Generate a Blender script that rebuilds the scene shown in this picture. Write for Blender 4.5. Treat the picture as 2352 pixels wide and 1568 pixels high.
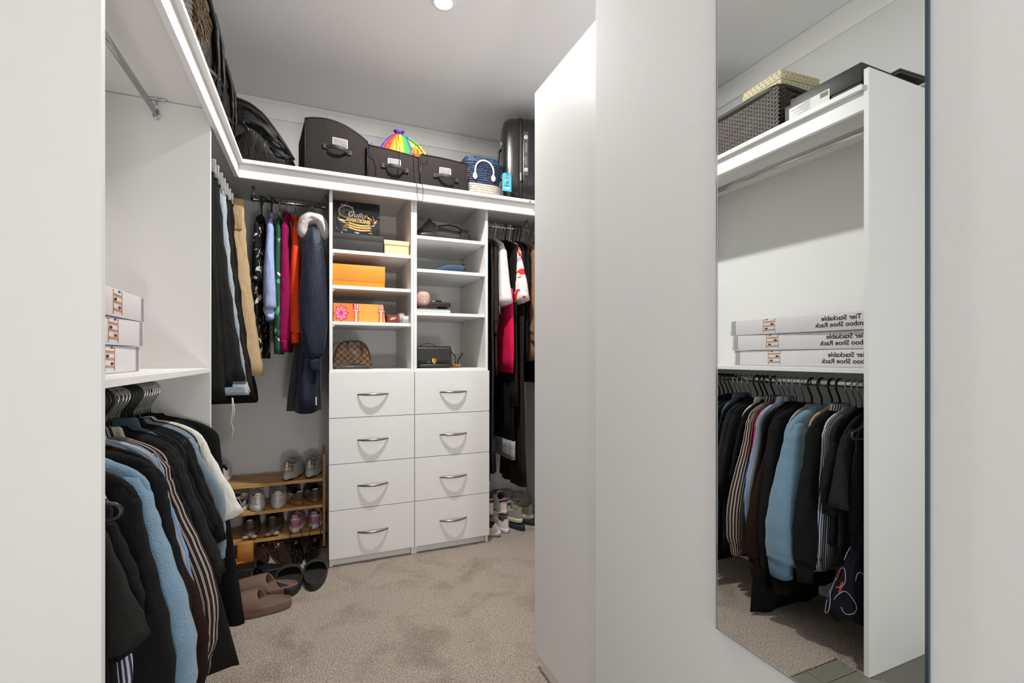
import bpy, math, random
from mathutils import Vector, Matrix
from math import sin, cos, pi, radians as R

for o in list(bpy.data.objects): bpy.data.objects.remove(o)
SC = bpy.context.scene
COL = SC.collection
random.seed(7)

# ---------------------------------------------------------------- camera
cam_d = bpy.data.cameras.new('camera'); cam = bpy.data.objects.new('camera', cam_d); COL.objects.link(cam)
cam_d.sensor_width = 36; cam_d.lens = 1070/2352*36; cam_d.shift_y = 34/2352
cam_d.clip_start = 0.02; cam_d.clip_end = 50
cam.location = (0, 0, 1.125); cam.rotation_euler = (R(90), 0, -R(22.7186))
SC.camera = cam
# ---------------------------------------------------------------- world and lights
SC.view_settings.view_transform = 'Standard'; SC.view_settings.look = 'None'
SC.view_settings.gamma = 1; SC.view_settings.use_curve_mapping = False
SC.view_settings.exposure = 0.0
SC.cycles.max_bounces = 16; SC.cycles.diffuse_bounces = 10
w = bpy.data.worlds.new('world'); SC.world = w; w.use_nodes = True
w.node_tree.nodes['Background'].inputs[0].default_value = (0.96, 0.98, 1.0, 1)
w.node_tree.nodes['Background'].inputs[1].default_value = 0.95

def lamp(name, kind, loc, rot, power, color=(1, 1, 1), **kw):
    d = bpy.data.lights.new(name, kind); d.energy = power; d.color = color
    for k, v in kw.items(): setattr(d, k, v)
    o = bpy.data.objects.new(name, d); o.location = loc; o.rotation_euler = rot; COL.objects.link(o); return o
lamp('flash_light', 'AREA', (0.38, -1.7, 0.35), (R(140), 0, R(2)), 26, (1.0, 0.985, 0.965), shape='DISK', size=0.34)
lamp('added_fill_light', 'AREA', (-0.35, -1.1, 2.60), (0, R(-18), 0), 11, (1.0, 0.99, 0.98), shape='DISK', size=0.6)  # added unseen fill lamp without a known source, brightens the right-hand wall
lamp('downlight_lamp', 'AREA', (0.52, 2.03, 2.685), (0, 0, 0), 41, (1.0, 0.985, 0.96), shape='DISK', size=0.085)

# ---------------------------------------------------------------- materials
def lin(h):
    h = h.lstrip('#'); c = [int(h[i:i+2], 16)/255 for i in (0, 2, 4)]
    return tuple(x/12.92 if x <= .04045 else ((x+.055)/1.055)**2.4 for x in c) + (1,)
MATS = {}
def base(name):
    m = bpy.data.materials.new(name); m.use_nodes = True
    nt = m.node_tree; b = nt.nodes['Principled BSDF']; return m, nt, b
def N(nt, t, **kw):
    n = nt.nodes.new(t)
    for k, v in kw.items():
        if k.startswith('i_'):
            key = k[2:]; key = int(key) if key.isdigit() else key.replace('_', ' ')
            n.inputs[key].default_value = v
        else: setattr(n, k, v)
    return n
def mat(name, hexc, rough=.6, metal=0., var=0., vs=30., bump=0., bs=200., coat=0., sheen=0., alpha=1., spec=.5, emit=None, trans=0., wrinkle=0.):
    if name in MATS: return MATS[name]
    m, nt, b = base(name)
    c = lin(hexc); b.inputs['Base Color'].default_value = c
    b.inputs['Roughness'].default_value = rough; b.inputs['Metallic'].default_value = metal
    b.inputs['Specular IOR Level'].default_value = spec
    b.inputs['Coat Weight'].default_value = coat; b.inputs['Sheen Weight'].default_value = sheen
    b.inputs['Transmission Weight'].default_value = trans
    b.inputs['Alpha'].default_value = alpha
    tc = N(nt, 'ShaderNodeTexCoord')
    if var > 0:
        n = N(nt, 'ShaderNodeTexNoise', i_Scale=vs, i_Detail=4.); nt.links.new(tc.outputs['Object'], n.inputs['Vector'])
        mx = N(nt, 'ShaderNodeMix', data_type='RGBA')
        mx.inputs[6].default_value = tuple(max(0, x*(1-var)) for x in c[:3])+(1,)
        mx.inputs[7].default_value = tuple(min(1, x*(1+var)) for x in c[:3])+(1,)
        nt.links.new(n.outputs['Fac'], mx.inputs[0]); nt.links.new(mx.outputs[2], b.inputs['Base Color'])
    if bump > 0:
        n2 = N(nt, 'ShaderNodeTexNoise', i_Scale=bs, i_Detail=3.); nt.links.new(tc.outputs['Object'], n2.inputs['Vector'])
        bp = N(nt, 'ShaderNodeBump', i_Strength=bump, i_Distance=.004)
        nt.links.new(n2.outputs['Fac'], bp.inputs['Height']); nt.links.new(bp.outputs['Normal'], b.inputs['Normal'])
        if wrinkle:
            mp = N(nt, 'ShaderNodeMapping'); mp.inputs['Scale'].default_value = (1, 1, .35)
            n3 = N(nt, 'ShaderNodeTexNoise', i_Scale=24., i_Detail=3., i_Distortion=.8); b3 = N(nt, 'ShaderNodeBump', i_Strength=wrinkle, i_Distance=.02)
            nt.links.new(tc.outputs['Object'], mp.inputs[0]); nt.links.new(mp.outputs[0], n3.inputs['Vector'])
            nt.links.new(n3.outputs['Fac'], b3.inputs['Height']); nt.links.new(bp.outputs['Normal'], b3.inputs['Normal']); nt.links.new(b3.outputs['Normal'], b.inputs['Normal'])
    if emit: b.inputs['Emission Color'].default_value = c; b.inputs['Emission Strength'].default_value = emit
    MATS[name] = m; return m
def fab(hexc, **kw):
    kw.setdefault('rough', .9); kw.setdefault('var', .18); kw.setdefault('vs', 60.); kw.setdefault('bump', .35); kw.setdefault('bs', 420.); kw.setdefault('spec', .2); kw.setdefault('wrinkle', .5)
    return mat('fabric_'+hexc.strip('#')+''.join(sorted(k+str(v) for k, v in kw.items() if k in ('sheen', 'rough') and v not in (.9,))), hexc, **kw)
def stripes(name, cols, period, axis=0, bands=None, rough=.85):
    """UV stripes in metres: cols = [(start, hex)...] over one period"""
    if name in MATS: return MATS[name]
    m, nt, b = base(name); b.inputs['Roughness'].default_value = rough; b.inputs['Specular IOR Level'].default_value = .25
    uv = N(nt, 'ShaderNodeUVMap'); sp = N(nt, 'ShaderNodeSeparateXYZ'); nt.links.new(uv.outputs[0], sp.inputs[0])
    d = N(nt, 'ShaderNodeMath', operation='DIVIDE'); d.inputs[1].default_value = period
    nt.links.new(sp.outputs[axis], d.inputs[0])
    f = N(nt, 'ShaderNodeMath', operation='FRACT'); nt.links.new(d.outputs[0], f.inputs[0])
    r = N(nt, 'ShaderNodeValToRGB'); cr = r.color_ramp; cr.interpolation = 'CONSTANT'
    cr.elements[0].position = 0; cr.elements[0].color = lin(cols[0][1])
    cr.elements[1].position = cols[1][0]; cr.elements[1].color = lin(cols[1][1])
    for p, h in cols[2:]:
        e = cr.elements.new(p); e.color = lin(h)
    nt.links.new(f.outputs[0], r.inputs[0]); nt.links.new(r.outputs[0], b.inputs['Base Color'])
    MATS[name] = m; return m
def blotch(name, bg, cols, scale=12., th=.45, rough=.8, distort=1.5):
    """print of irregular blotches on a ground colour"""
    if name in MATS: return MATS[name]
    m, nt, b = base(name); b.inputs['Roughness'].default_value = rough; b.inputs['Specular IOR Level'].default_value = .25
    tc = N(nt, 'ShaderNodeTexCoord'); cur = None
    for i, (h, t, s) in enumerate(cols):
        n = N(nt, 'ShaderNodeTexNoise', i_Scale=scale*s, i_Detail=2., i_Distortion=distort)
        mp = N(nt, 'ShaderNodeMapping'); mp.inputs['Location'].default_value = (i*3.7, i*1.9, i*5.1)
        nt.links.new(tc.outputs['Object'], mp.inputs[0]); nt.links.new(mp.outputs[0], n.inputs['Vector'])
        g = N(nt, 'ShaderNodeMath', operation='GREATER_THAN'); g.inputs[1].default_value = t
        nt.links.new(n.outputs['Fac'], g.inputs[0])
        mx = N(nt, 'ShaderNodeMix', data_type='RGBA'); mx.inputs[6].default_value = lin(bg); mx.inputs[7].default_value = lin(h)
        if cur: nt.links.new(cur, mx.inputs[6])
        nt.links.new(g.outputs[0], mx.inputs[0]); cur = mx.outputs[2]
    nt.links.new(cur, b.inputs['Base Color']); MATS[name] = m; return m

WHITE = mat('white_laminate', '#dfdedc', rough=.42, var=.012, vs=8, bump=.05, bs=300)
WALL = mat('wall_paint', '#dddcdb', rough=.75, var=.015, vs=5, bump=.06, bs=160)
CEIL = mat('ceiling_paint', '#e8e8ea', rough=.9, var=.01, vs=4, bump=.05, bs=120)
CORN = mat('cornice_paint', '#e9e8e5', rough=.7)
CHROME = mat('chrome', '#c9cbcc', rough=.18, metal=1)
STEEL = mat('brushed_nickel', '#8f8984', rough=.3, metal=1)
GOLD = mat('gold_metal', '#c79a3e', rough=.3, metal=1)
BLKP = mat('black_plastic', '#151515', rough=.35)
VELV = mat('black_velvet', '#0b0b0c', rough=.9, spec=.1)
BLK = fab('#121213')

def carpet_mat():
    m, nt, b = base('carpet_pile'); b.inputs['Roughness'].default_value = 1; b.inputs['Specular IOR Level'].default_value = .05
    tc = N(nt, 'ShaderNodeTexCoord')
    big = N(nt, 'ShaderNodeTexNoise', i_Scale=4.2, i_Detail=5., i_Roughness=.62, i_Distortion=.7)
    fine = N(nt, 'ShaderNodeTexNoise', i_Scale=190., i_Detail=3.)
    vor = N(nt, 'ShaderNodeTexVoronoi', i_Scale=260.)
    for n in (big, fine, vor): nt.links.new(tc.outputs['Object'], n.inputs['Vector'])
    r = N(nt, 'ShaderNodeValToRGB'); r.color_ramp.elements[0].position = .33; r.color_ramp.elements[1].position = .50
    r.color_ramp.elements[0].color = lin('#ae9f93'); r.color_ramp.elements[1].color = lin('#c3b5a9')
    nt.links.new(big.outputs['Fac'], r.inputs[0])
    r2 = N(nt, 'ShaderNodeValToRGB'); r2.color_ramp.elements[0].position = .3; r2.color_ramp.elements[1].position = .7
    r2.color_ramp.elements[0].color = (.42, .41, .40, 1); r2.color_ramp.elements[1].color = (1.25, 1.24, 1.22, 1)
    nt.links.new(fine.outputs['Fac'], r2.inputs[0])
    mx = N(nt, 'ShaderNodeMix', data_type='RGBA', blend_type='MULTIPLY'); mx.inputs[0].default_value = 1
    nt.links.new(r.outputs[0], mx.inputs[6]); nt.links.new(r2.outputs[0], mx.inputs[7]); nt.links.new(mx.outputs[2], b.inputs['Base Color'])
    bp = N(nt, 'ShaderNodeBump', i_Strength=.9, i_Distance=.006)
    ad = N(nt, 'ShaderNodeMath', operation='ADD'); nt.links.new(fine.outputs['Fac'], ad.inputs[0]); nt.links.new(vor.outputs['Distance'], ad.inputs[1])
    nt.links.new(ad.outputs[0], bp.inputs['Height']); nt.links.new(bp.outputs['Normal'], b.inputs['Normal'])
    return m
CARPET = carpet_mat()
def bamboo_mat():
    m, nt, b = base('bamboo'); b.inputs['Roughness'].default_value = .45
    tc = N(nt, 'ShaderNodeTexCoord'); mp = N(nt, 'ShaderNodeMapping'); mp.inputs['Scale'].default_value = (4, 90, 90)
    n = N(nt, 'ShaderNodeTexNoise', i_Scale=1.6, i_Detail=4.); nt.links.new(tc.outputs['Object'], mp.inputs[0]); nt.links.new(mp.outputs[0], n.inputs['Vector'])
    r = N(nt, 'ShaderNodeValToRGB'); r.color_ramp.elements[0].position = .35; r.color_ramp.elements[1].position = .7
    r.color_ramp.elements[0].color = lin('#a8793c'); r.color_ramp.elements[1].color = lin('#d6aa66')
    nt.links.new(n.outputs['Fac'], r.inputs[0]); nt.links.new(r.outputs[0], b.inputs['Base Color']); return m
BAMBOO = bamboo_mat()

# ---------------------------------------------------------------- mesh builder
V = Vector
class MB:
    def __init__(s): s.v = []; s.f = []; s.uv = []
    def face(s, idx, uv=None):
        s.f.append(idx); s.uv.append(uv or [(s.v[i][0]+s.v[i][1], s.v[i][2]) for i in idx])
    def box(s, lo, hi, M=None):
        n = len(s.v)
        for z in (lo[2], hi[2]):
            for x, y in ((lo[0], lo[1]), (hi[0], lo[1]), (hi[0], hi[1]), (lo[0], hi[1])):
                p = V((x, y, z)); p = M @ p if M else p; s.v.append(tuple(p))
        for f in ((3, 2, 1, 0), (4, 5, 6, 7), (0, 1, 5, 4), (1, 2, 6, 5), (2, 3, 7, 6), (3, 0, 4, 7)): s.face([n+i for i in f])
        return s
    def loft(s, rings, cap=(True, True), closed=True):
        n0 = len(s.v); k = len(rings[0]); L = 0; Ls = [0]
        for i in range(1, len(rings)):
            L += sum((V(rings[i][j])-V(rings[i-1][j])).length for j in (0, k//3))/2; Ls.append(L)
        per = [0]
        mid = rings[len(rings)//2]
        for j in range(1, k+1): per.append(per[-1]+(V(mid[j % k])-V(mid[j-1])).length)
        for r in rings: s.v += [tuple(p) for p in r]
        for i in range(len(rings)-1):
            for j in range(k if closed else k-1):
                j2 = (j+1) % k; a = n0+i*k
                s.face([a+j, a+j2, a+k+j2, a+k+j], [(per[j], Ls[i]), (per[j+1], Ls[i]), (per[j+1], Ls[i+1]), (per[j], Ls[i+1])])
        if closed:
            for e, (ri, fl) in enumerate(((0, True), (len(rings)-1, False))):
                if cap[e]:
                    idx = [n0+ri*k+j for j in range(k)]
                    if fl: idx = idx[::-1]
                    s.face(idx, [(s.v[i][0]+s.v[i][1], s.v[i][2]) for i in idx])
        return s
    def tube(s, pts, r, n=8, closed=False):
        pts = [V(p) for p in pts]; m = len(pts); rings = []; up = None
        for i, p in enumerate(pts):
            if closed: t = pts[(i+1) % m]-pts[i-1]
            else: t = pts[min(i+1, m-1)]-pts[max(i-1, 0)]
            t.normalize()
            if up is None:
                up = V((0, 0, 1)) if abs(t.z) < .97 else V((1, 0, 0))
                if abs(t.z) >= .97: up = V((pts[-1].x-pts[0].x, pts[-1].y-pts[0].y, 0)) if (pts[-1]-pts[0]).xy.length > 1e-4 else up
            up = (up-t*up.dot(t))
            if up.length < 1e-6: up = t.orthogonal()
            up.normalize(); b = t.cross(up); rr = r[i] if isinstance(r, (list, tuple)) else r
            rx, ry = rr if isinstance(rr, tuple) else (rr, rr)
            rings.append([p+up*rx*cos(2*pi*j/n)+b*ry*sin(2*pi*j/n) for j in range(n)])
        if closed: rings.append(rings[0])
        return s.loft(rings, (not closed, not closed))
    def lathe(s, prof, c=(0, 0, 0), n=24, sx=1, sy=1, cap=(True, True)):
        return s.loft([[V((c[0]+r*sx*cos(2*pi*j/n), c[1]+r*sy*sin(2*pi*j/n), c[2]+z)) for j in range(n)] for r, z in prof], cap)
    def grid(s, fn, nu, nv):
        return s.loft([[fn(i/nu, j/nv) for j in range(nv+1)] for i in range(nu+1)], closed=False)
    def build(s, name, m, parent=None, smooth=True, bevel=0, solid=0, sub=0, loc=None):
        me = bpy.data.meshes.new(name); me.from_pydata([tuple(p) for p in s.v], [], s.f)
        ul = me.uv_layers.new(name='UVMap'); i = 0
        for f in s.uv:
            for c in f: ul.data[i].uv = c; i += 1
        me.materials.append(m)
        if smooth:
            for p in me.polygons: p.use_smooth = True
        me.update()
        o = bpy.data.objects.new(name, me); COL.objects.link(o)
        if parent: o.parent = parent
        if loc: o.location = loc
        if solid: md = o.modifiers.new('Solidify', 'SOLIDIFY'); md.thickness = solid; md.offset = -1
        if bevel: md = o.modifiers.new('Bevel', 'BEVEL'); md.width = bevel; md.segments = 2; md.limit_method = 'ANGLE'; md.angle_limit = R(40)
        if sub: md = o.modifiers.new('Sub', 'SUBSURF'); md.levels = sub; md.render_levels = sub
        return o
def fixn(o):
    import bmesh
    bm = bmesh.new(); bm.from_mesh(o.data); bmesh.ops.recalc_face_normals(bm, faces=bm.faces); bm.to_mesh(o.data); bm.free(); return o
def box(name, lo, hi, m, parent=None, bevel=.0008, M=None): return MB().box(lo, hi, M).build(name, m, parent, smooth=False, bevel=bevel)
def rbox(name, lo, hi, m, parent=None, r=.01):
    return MB().box(lo, hi).build(name, m, parent, smooth=True, bevel=r)
USED = {}
def tag(o, label, cat, group=None, kind=None):
    if label: o['label'] = label
    if cat: o['category'] = cat
    if group: o['group'] = group
    if kind: o['kind'] = kind
    if label and label in USED: print('DUP LABEL', label)
    USED[label] = 1
    return o
def thing(name, label, cat, loc=(0, 0, 0), rz=0, group=None, rot=None):
    o = bpy.data.objects.new(name, None); o.empty_display_size = .05; COL.objects.link(o)
    o.location = loc; o.rotation_euler = rot or (0, 0, rz); return tag(o, label, cat, group)
def struct(name, o_lo, o_hi, m):
    o = box(name, o_lo, o_hi, m, None, 0); o['kind'] = 'structure'; return o
def text(s, size, m, parent, name, loc, rot, ext=.0004, align='LEFT', sx=1, shear=0, bold=0):
    cu = bpy.data.curves.new('t', 'FONT'); cu.body = s; cu.size = size; cu.extrude = ext; cu.align_x = align; cu.shear = shear; cu.offset = bold
    cu.resolution_u = 3
    t = bpy.data.objects.new('t', cu); COL.objects.link(t)
    me = bpy.data.meshes.new_from_object(t.evaluated_get(bpy.context.evaluated_depsgraph_get()))
    bpy.data.objects.remove(t); me.materials.clear(); me.materials.append(m)
    o = bpy.data.objects.new(name, me); COL.objects.link(o); o.parent = parent; o.location = loc; o.rotation_euler = rot; o.scale = (sx, 1, 1); return o
def arc(c, r, a0, a1, n, plane='xz', ry=None):
    ry = ry or r; out = []
    for i in range(n+1):
        a = R(a0+(a1-a0)*i/n); u, v = r*cos(a), ry*sin(a)
        out.append({'xz': (c[0]+u, c[1], c[2]+v), 'yz': (c[0], c[1]+u, c[2]+v), 'xy': (c[0]+u, c[1]+v, c[2])}[plane])
    return out
def ell(c, ax, ay, a, b, n=20, p=2.):
    c, ax, ay = V(c), V(ax), V(ay); out = []
    for j in range(n):
        t = 2*pi*j/n; ct, st = cos(t), sin(t)
        out.append(c+ax*a*math.copysign(abs(ct)**(2/p), ct)+ay*b*math.copysign(abs(st)**(2/p), st))
    return out
# ================================================================ SETTING
XL, YB, XR, ZC = -0.762, 3.22, 1.46, 2.70
XW, YW = 0.722, 1.116          # mirror wall face and its corner
YN = -2.2
st = struct('floor', (XL-.1, 1.135, -.1), (XR+.1, YB+.1, 0), CARPET)
f2 = MB().box((XL, 1.02, -.1), (-.349, 1.135, 0)).build('floor', CARPET, None, smooth=False); f2['kind'] = 'structure'
f3 = struct('floor', (XL-.1, YN, -.1), (XW+.1, 1.135, -.012), mat('grout', '#b9b5a8', rough=.9))
TILE = mat('grey_tile', '#757268', rough=.45, var=.14, vs=6, bump=.1, bs=40)
tiles = []
ys = [1.131, 1.062]
while ys[-1] > YN+.3: ys.append(ys[-1]-.30)
for j in range(len(ys)-1):
    x = -.178-.6
    if j % 1 == 0:
        while x < XW:
            lo = (max(x+.0015, XL), ys[j+1]+.0015, -.011); hi = (min(x+.5985, XW), ys[j]-.0015, -.0005)
            if hi[0]-lo[0] > .02:
                if j == 0 and x < -.5: lo = (-.347, lo[1], lo[2])
                o = MB().box(lo, hi).build('tile', TILE, f3, smooth=False, bevel=.001)
            x += .6
struct('wall_left', (XL-.1, YN, -.1), (XL, YB+.1, ZC), WALL)
struct('wall_back', (XL, YB, -.1), (XR+.1, YB+.1, ZC), WALL)
struct('wall_right', (XR, YW, -.1), (XR+.1, YB, ZC), WALL)
struct('wall_mirror_side', (XW, YN, -.1), (XW+.1, YW, ZC), WALL)
struct('wall_return', (XW+.1, YW-.1, -.1), (XR+.1, YW, ZC), WALL)
struct('ceiling', (XL-.1, YN, ZC), (XR+.1, YB+.1, ZC+.1), CEIL)
# cornice: a stepped band with a bright bead under the ceiling
def cornice(name, a, b, nrm):
    """a, b ends along the wall at z = ceiling, nrm points into the room"""
    a, b, nrm = V(a), V(b), V(nrm); P = [(0, -.112), (.007, -.112), (.008, -.10), (.011, -.03), (.018, -.020), (.018, -.002), (0, -.002)]
    rings = [[p+nrm*u+V((0, 0, v)) for u, v in P] for p in (a, b)]
    o = fixn(MB().loft(rings).build(name, CORN, None, smooth=False)); o['kind'] = 'structure'
cornice('trim_1', (XL, YB, ZC), (XR, YB, ZC), (0, -1, 0))
cornice('trim_2', (XL, YN, ZC), (XL, YB-.018, ZC), (1, 0, 0))
cornice('trim_3', (XR, YW, ZC), (XR, YB-.018, ZC), (-1, 0, 0))
box('baseboard_back', (XL, YB-.012, .0), (XR, YB, .07), CORN)['kind'] = 'structure'

# ---- downlight
t = thing('downlight', 'round recessed downlight glowing in the ceiling', 'light', (.52, 2.03, ZC))
MB().lathe([(.040, -.004), (.046, -.005), (.052, -.003), (.053, 0)], cap=(False, False)).build('trim_ring', CORN, t)
MB().lathe([(.0, -.0025), (.040, -.003)][::-1]+[(.0, -.0015)]).build('diffuser', mat('lamp_glow', '#fff6ea', emit=14), t)

# ---- mirror
t = thing('wall_mirror', 'tall frameless mirror fixed to the right-hand wall', 'mirror', (XW, .35, .597))
m_, nt_, b_ = base('mirror_silver'); b_.inputs['Metallic'].default_value = 1; b_.inputs['Roughness'].default_value = .0; b_.inputs['Base Color'].default_value = (.80, .835, .825, 1)
MB().box((-.0040, -.008, 0), (0, .333, 1.235)).build('backing', mat('mirror_edge', '#4a5665', rough=.15, metal=.6), t, smooth=False)
o = MB().box((-.0046, -.007, .001), (-.0040, .332, 1.234)).build('mirror_glass', m_, t, smooth=False)
for (a, b) in (((-.0052, .3305, 0), (-.0036, .3335, 1.235)), ((-.0052, -.0085, 0), (-.0036, -.0045, 1.235)), ((-.0052, -.004, -.0015), (-.0036, .333, .001)), ((-.0052, -.004, 1.234), (-.0036, .333, 1.2365))):
    MB().box(a, b).build('edge_strip', mat('mirror_rim', '#b4bfc2', rough=.1, metal=.8) if b[2] < .1 or a[2] > 1 or a[1] > .1 else mat('mirror_edge', '#4a5665'), t, smooth=False)

# ================================================================ JOINERY
ZT = 2.084
# left hanging unit
t = thing('wardrobe_unit', 'white open hanging unit along the left wall with one mid shelf', 'wardrobe', (-.55, 1.03, 0))
def ch(o, t):  # keep world coordinates while parenting
    o.parent = t; o.matrix_parent_inverse = Matrix.Translation(-V(t.location)); return o
def wbox(name, lo, hi, m, t, bevel=.0008): return ch(box(name, lo, hi, m, None, bevel), t)
wbox('side_panel', (XL+.001, 1.02, .001), (-.345, 1.037, 2.137), WHITE, t)
wbox('side_panel', (XL+.001, 2.080, .001), (-.374, 2.096, 2.064), WHITE, t)
wbox('shelf', (XL+.001, 1.038, 1.063), (-.377, 2.079, 1.080), WHITE, t)
# top shelves
def top_shelf(label, bl, bh, fl, fh, loc, extra=()):
    t = thing('top_shelf', label, 'shelf', loc)
    wbox('board', bl, bh, WHITE, t); wbox('fascia', fl, fh, WHITE, t)
    return t
top_shelf('white top shelf board with fascia running along the left wall', (XL+.001, 1.038, 2.066), (-.333, YB-.001, ZT), (-.372, 1.038, 2.0), (-.354, 2.615, 2.0655), (-.55, 2.1, 2.0))
top_shelf('white top shelf board with fascia across the back wall', (-.3325, 2.59, 2.066), (XR-.001, YB-.001, ZT), (-.3535, 2.616, 2.0), (XR-.001, 2.634, 2.0655), (.5, 2.9, 2.0))
# drawer towers
def tower(xa, xb, xi, xj, shelves, label):
    t = thing('drawer_tower', label, 'cabinet', ((xa+xb)/2, 2.9, 0))
    F = 2.665; z0 = 1.044
    wbox('side_panel', (xa, F, .001), (xi, YB-.013, 2.064), WHITE, t); wbox('side_panel', (xj, F, .001), (xb, YB-.013, 2.064), WHITE, t)
    wbox('back_panel', (xi+.0005, YB-.02, .05), (xj-.0005, YB-.014, 2.064), WHITE, t)
    wbox('bottom_board', (xi+.0005, F+.001, 1.038), (xj-.0005, YB-.021, 1.0545), WHITE, t)
    wbox('kickboard', (xi+.0005, F+.018, .001), (xj-.0005, F+.032, .06), WHITE, t)
    for z in shelves:
        s = wbox('shelf', (xi+.001, F+.006, z-.018), (xj-.001, YB-.021, z), WHITE, t)
        for x in (xi, xj):
            for y in (F+.05, YB-.1):
                sg = 1 if x == xi else -1
                k = MB().box((min(x+sg*.0005, x+sg*.011), y-.006, z-.027), (max(x+sg*.0005, x+sg*.011), y+.006, z-.0185)).build('shelf_pin', CHROME, None, smooth=False)
                ch(k, t)
    # line of pin holes on the inner right side
    hb = MB()
    for i in range(26):
        z = 1.12+i*.032
        for y in (F+.05, YB-.1): hb.tube([(xj-.0006, y, z), (xj+.001, y, z)], .0022, 6)
    ch(hb.build('pin_holes', mat('hole_dark', '#6b6763'), None), t)['kind'] = 'stuff'
    zs = [1.041, .795, .549, .303, .045]
    for i in range(4):
        fx0 = xa-.002 if xa < .2 else xa+.0015; fx1 = xb-.0015 if xa < .2 else xb+.003
        d = wbox('drawer', (fx0, F-.017, zs[i+1]+.0015), (fx1, F-.001, zs[i]-.0015), WHITE, t, .0006)
        cx, cz = (fx0+fx1)/2, (zs[i]+zs[i+1])/2
        pts = []; rr = []
        for k in range(17):
            u = k/8-1; x = cx+u*.080; y = F-.018-.030*(1-u*u)**.8
            pts.append((x, y, cz)); rr.append((.0038+.003*(1-u*u), .0035+.0025*(1-u*u)))
        h = MB().tube(pts, rr, 10).tube([(cx-.077, F-.015, cz), (cx-.077, F-.024, cz)], .004, 8).tube([(cx+.077, F-.015, cz), (cx+.077, F-.024, cz)], .004, 8)
        ho = h.build('handle', STEEL, None); ho.parent = d; ho.matrix_parent_inverse = d.matrix_parent_inverse.copy() @ Matrix.Identity(4)
        ho.matrix_parent_inverse = Matrix.Identity(4)
    return t
tower(.061, .5095, .077, .4935, (1.70, 1.507, 1.313), 'white drawer tower with boxes and checked handbag on its shelves')
tower(.5105, .957, .5265, .941, (1.819, 1.628, 1.379), 'white drawer tower with duffel bag and black satchel on its shelves')
# right hand return cupboard (its side panel faces the room)
t = thing('return_cupboard', 'white cupboard side jutting out past the end of the mirror wall', 'cupboard', (1.0, 1.3, 0))
wbox('side_panel', (.730, YW+.001, .056), (.746, 1.53, 2.08), WHITE, t)
wbox('plinth', (.742, YW+.001, .001), (1.44, 1.50, .055), WHITE, t)
wbox('back_panel', (.747, YW+.001, .06), (1.44, YW+.014, 2.06), WHITE, t)
wbox('top_board', (.747, YW+.001, 2.062), (1.44, 1.53, 2.08), WHITE, t)
wbox('side_panel', (1.441, YW+.001, .001), (1.457, 1.53, 2.08), WHITE, t)
# hanging rails
def rail(label, a, b, br, zt):
    a, b = V(a), V(b); t = thing('hanging_rail', label, 'rail', (a+b)/2)
    d = (b-a).normalized(); sd = V((0, 0, 1)).cross(d)
    rings = [[p+sd*.0075*cos(2*pi*j/16)+V((0, 0, .015*sin(2*pi*j/16))) for j in range(16)] for p in (a, b)]
    ch(MB().loft(rings).build('tube', CHROME, None), t)
    for p in br:
        p = V(p); m = MB()
        m.loft([[p+d*e+sd*.011*cos(2*pi*j/16)+V((0, 0, .02*sin(2*pi*j/16)-.002)) for j in range(16)] for e in (-.004, .004)])
        m.tube([p+V((0, 0, .012)), V((p.x, p.y, zt-.002))], .004, 6)
        q = V((p.x, p.y, zt-.0035)); m.loft([ell(q+V((0, 0, e)), sd, d, .035, .007, 16) for e in (-.002, .003)])
        ch(m.build('bracket', CHROME, None), t)
    return t
rail('oval chrome rail empty under the left top shelf', (-.54, 1.040, 2.01), (-.54, 2.077, 2.01), [(-.54, 2.068, 2.01), (-.54, 1.05, 2.01)], 2.0655)
rail('chrome rail packed with hangers under the left mid shelf', (-.555, 1.040, 1.015), (-.555, 2.077, 1.015), [(-.555, 2.068, 1.015), (-.555, 1.05, 1.015)], 1.0625)
rail('chrome rail of trousers in the corner along the left wall', (-.555, 2.10, 2.005), (-.555, 3.15, 2.005), [(-.555, 2.12, 2.005), (-.555, 3.13, 2.005)], 2.0655)
rail('chrome rail with coloured shirts in the left back alcove', (-.34, 2.95, 2.005), (.058, 2.95, 2.005), [(-.325, 2.95, 2.005), (.046, 2.95, 2.005)], 2.0655)
rail('chrome rail with dresses right of the drawer towers', (.96, 2.95, 2.005), (1.455, 2.95, 2.005), [(.972, 2.95, 2.005), (1.345, 2.95, 2.005)], 2.0655)
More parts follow.
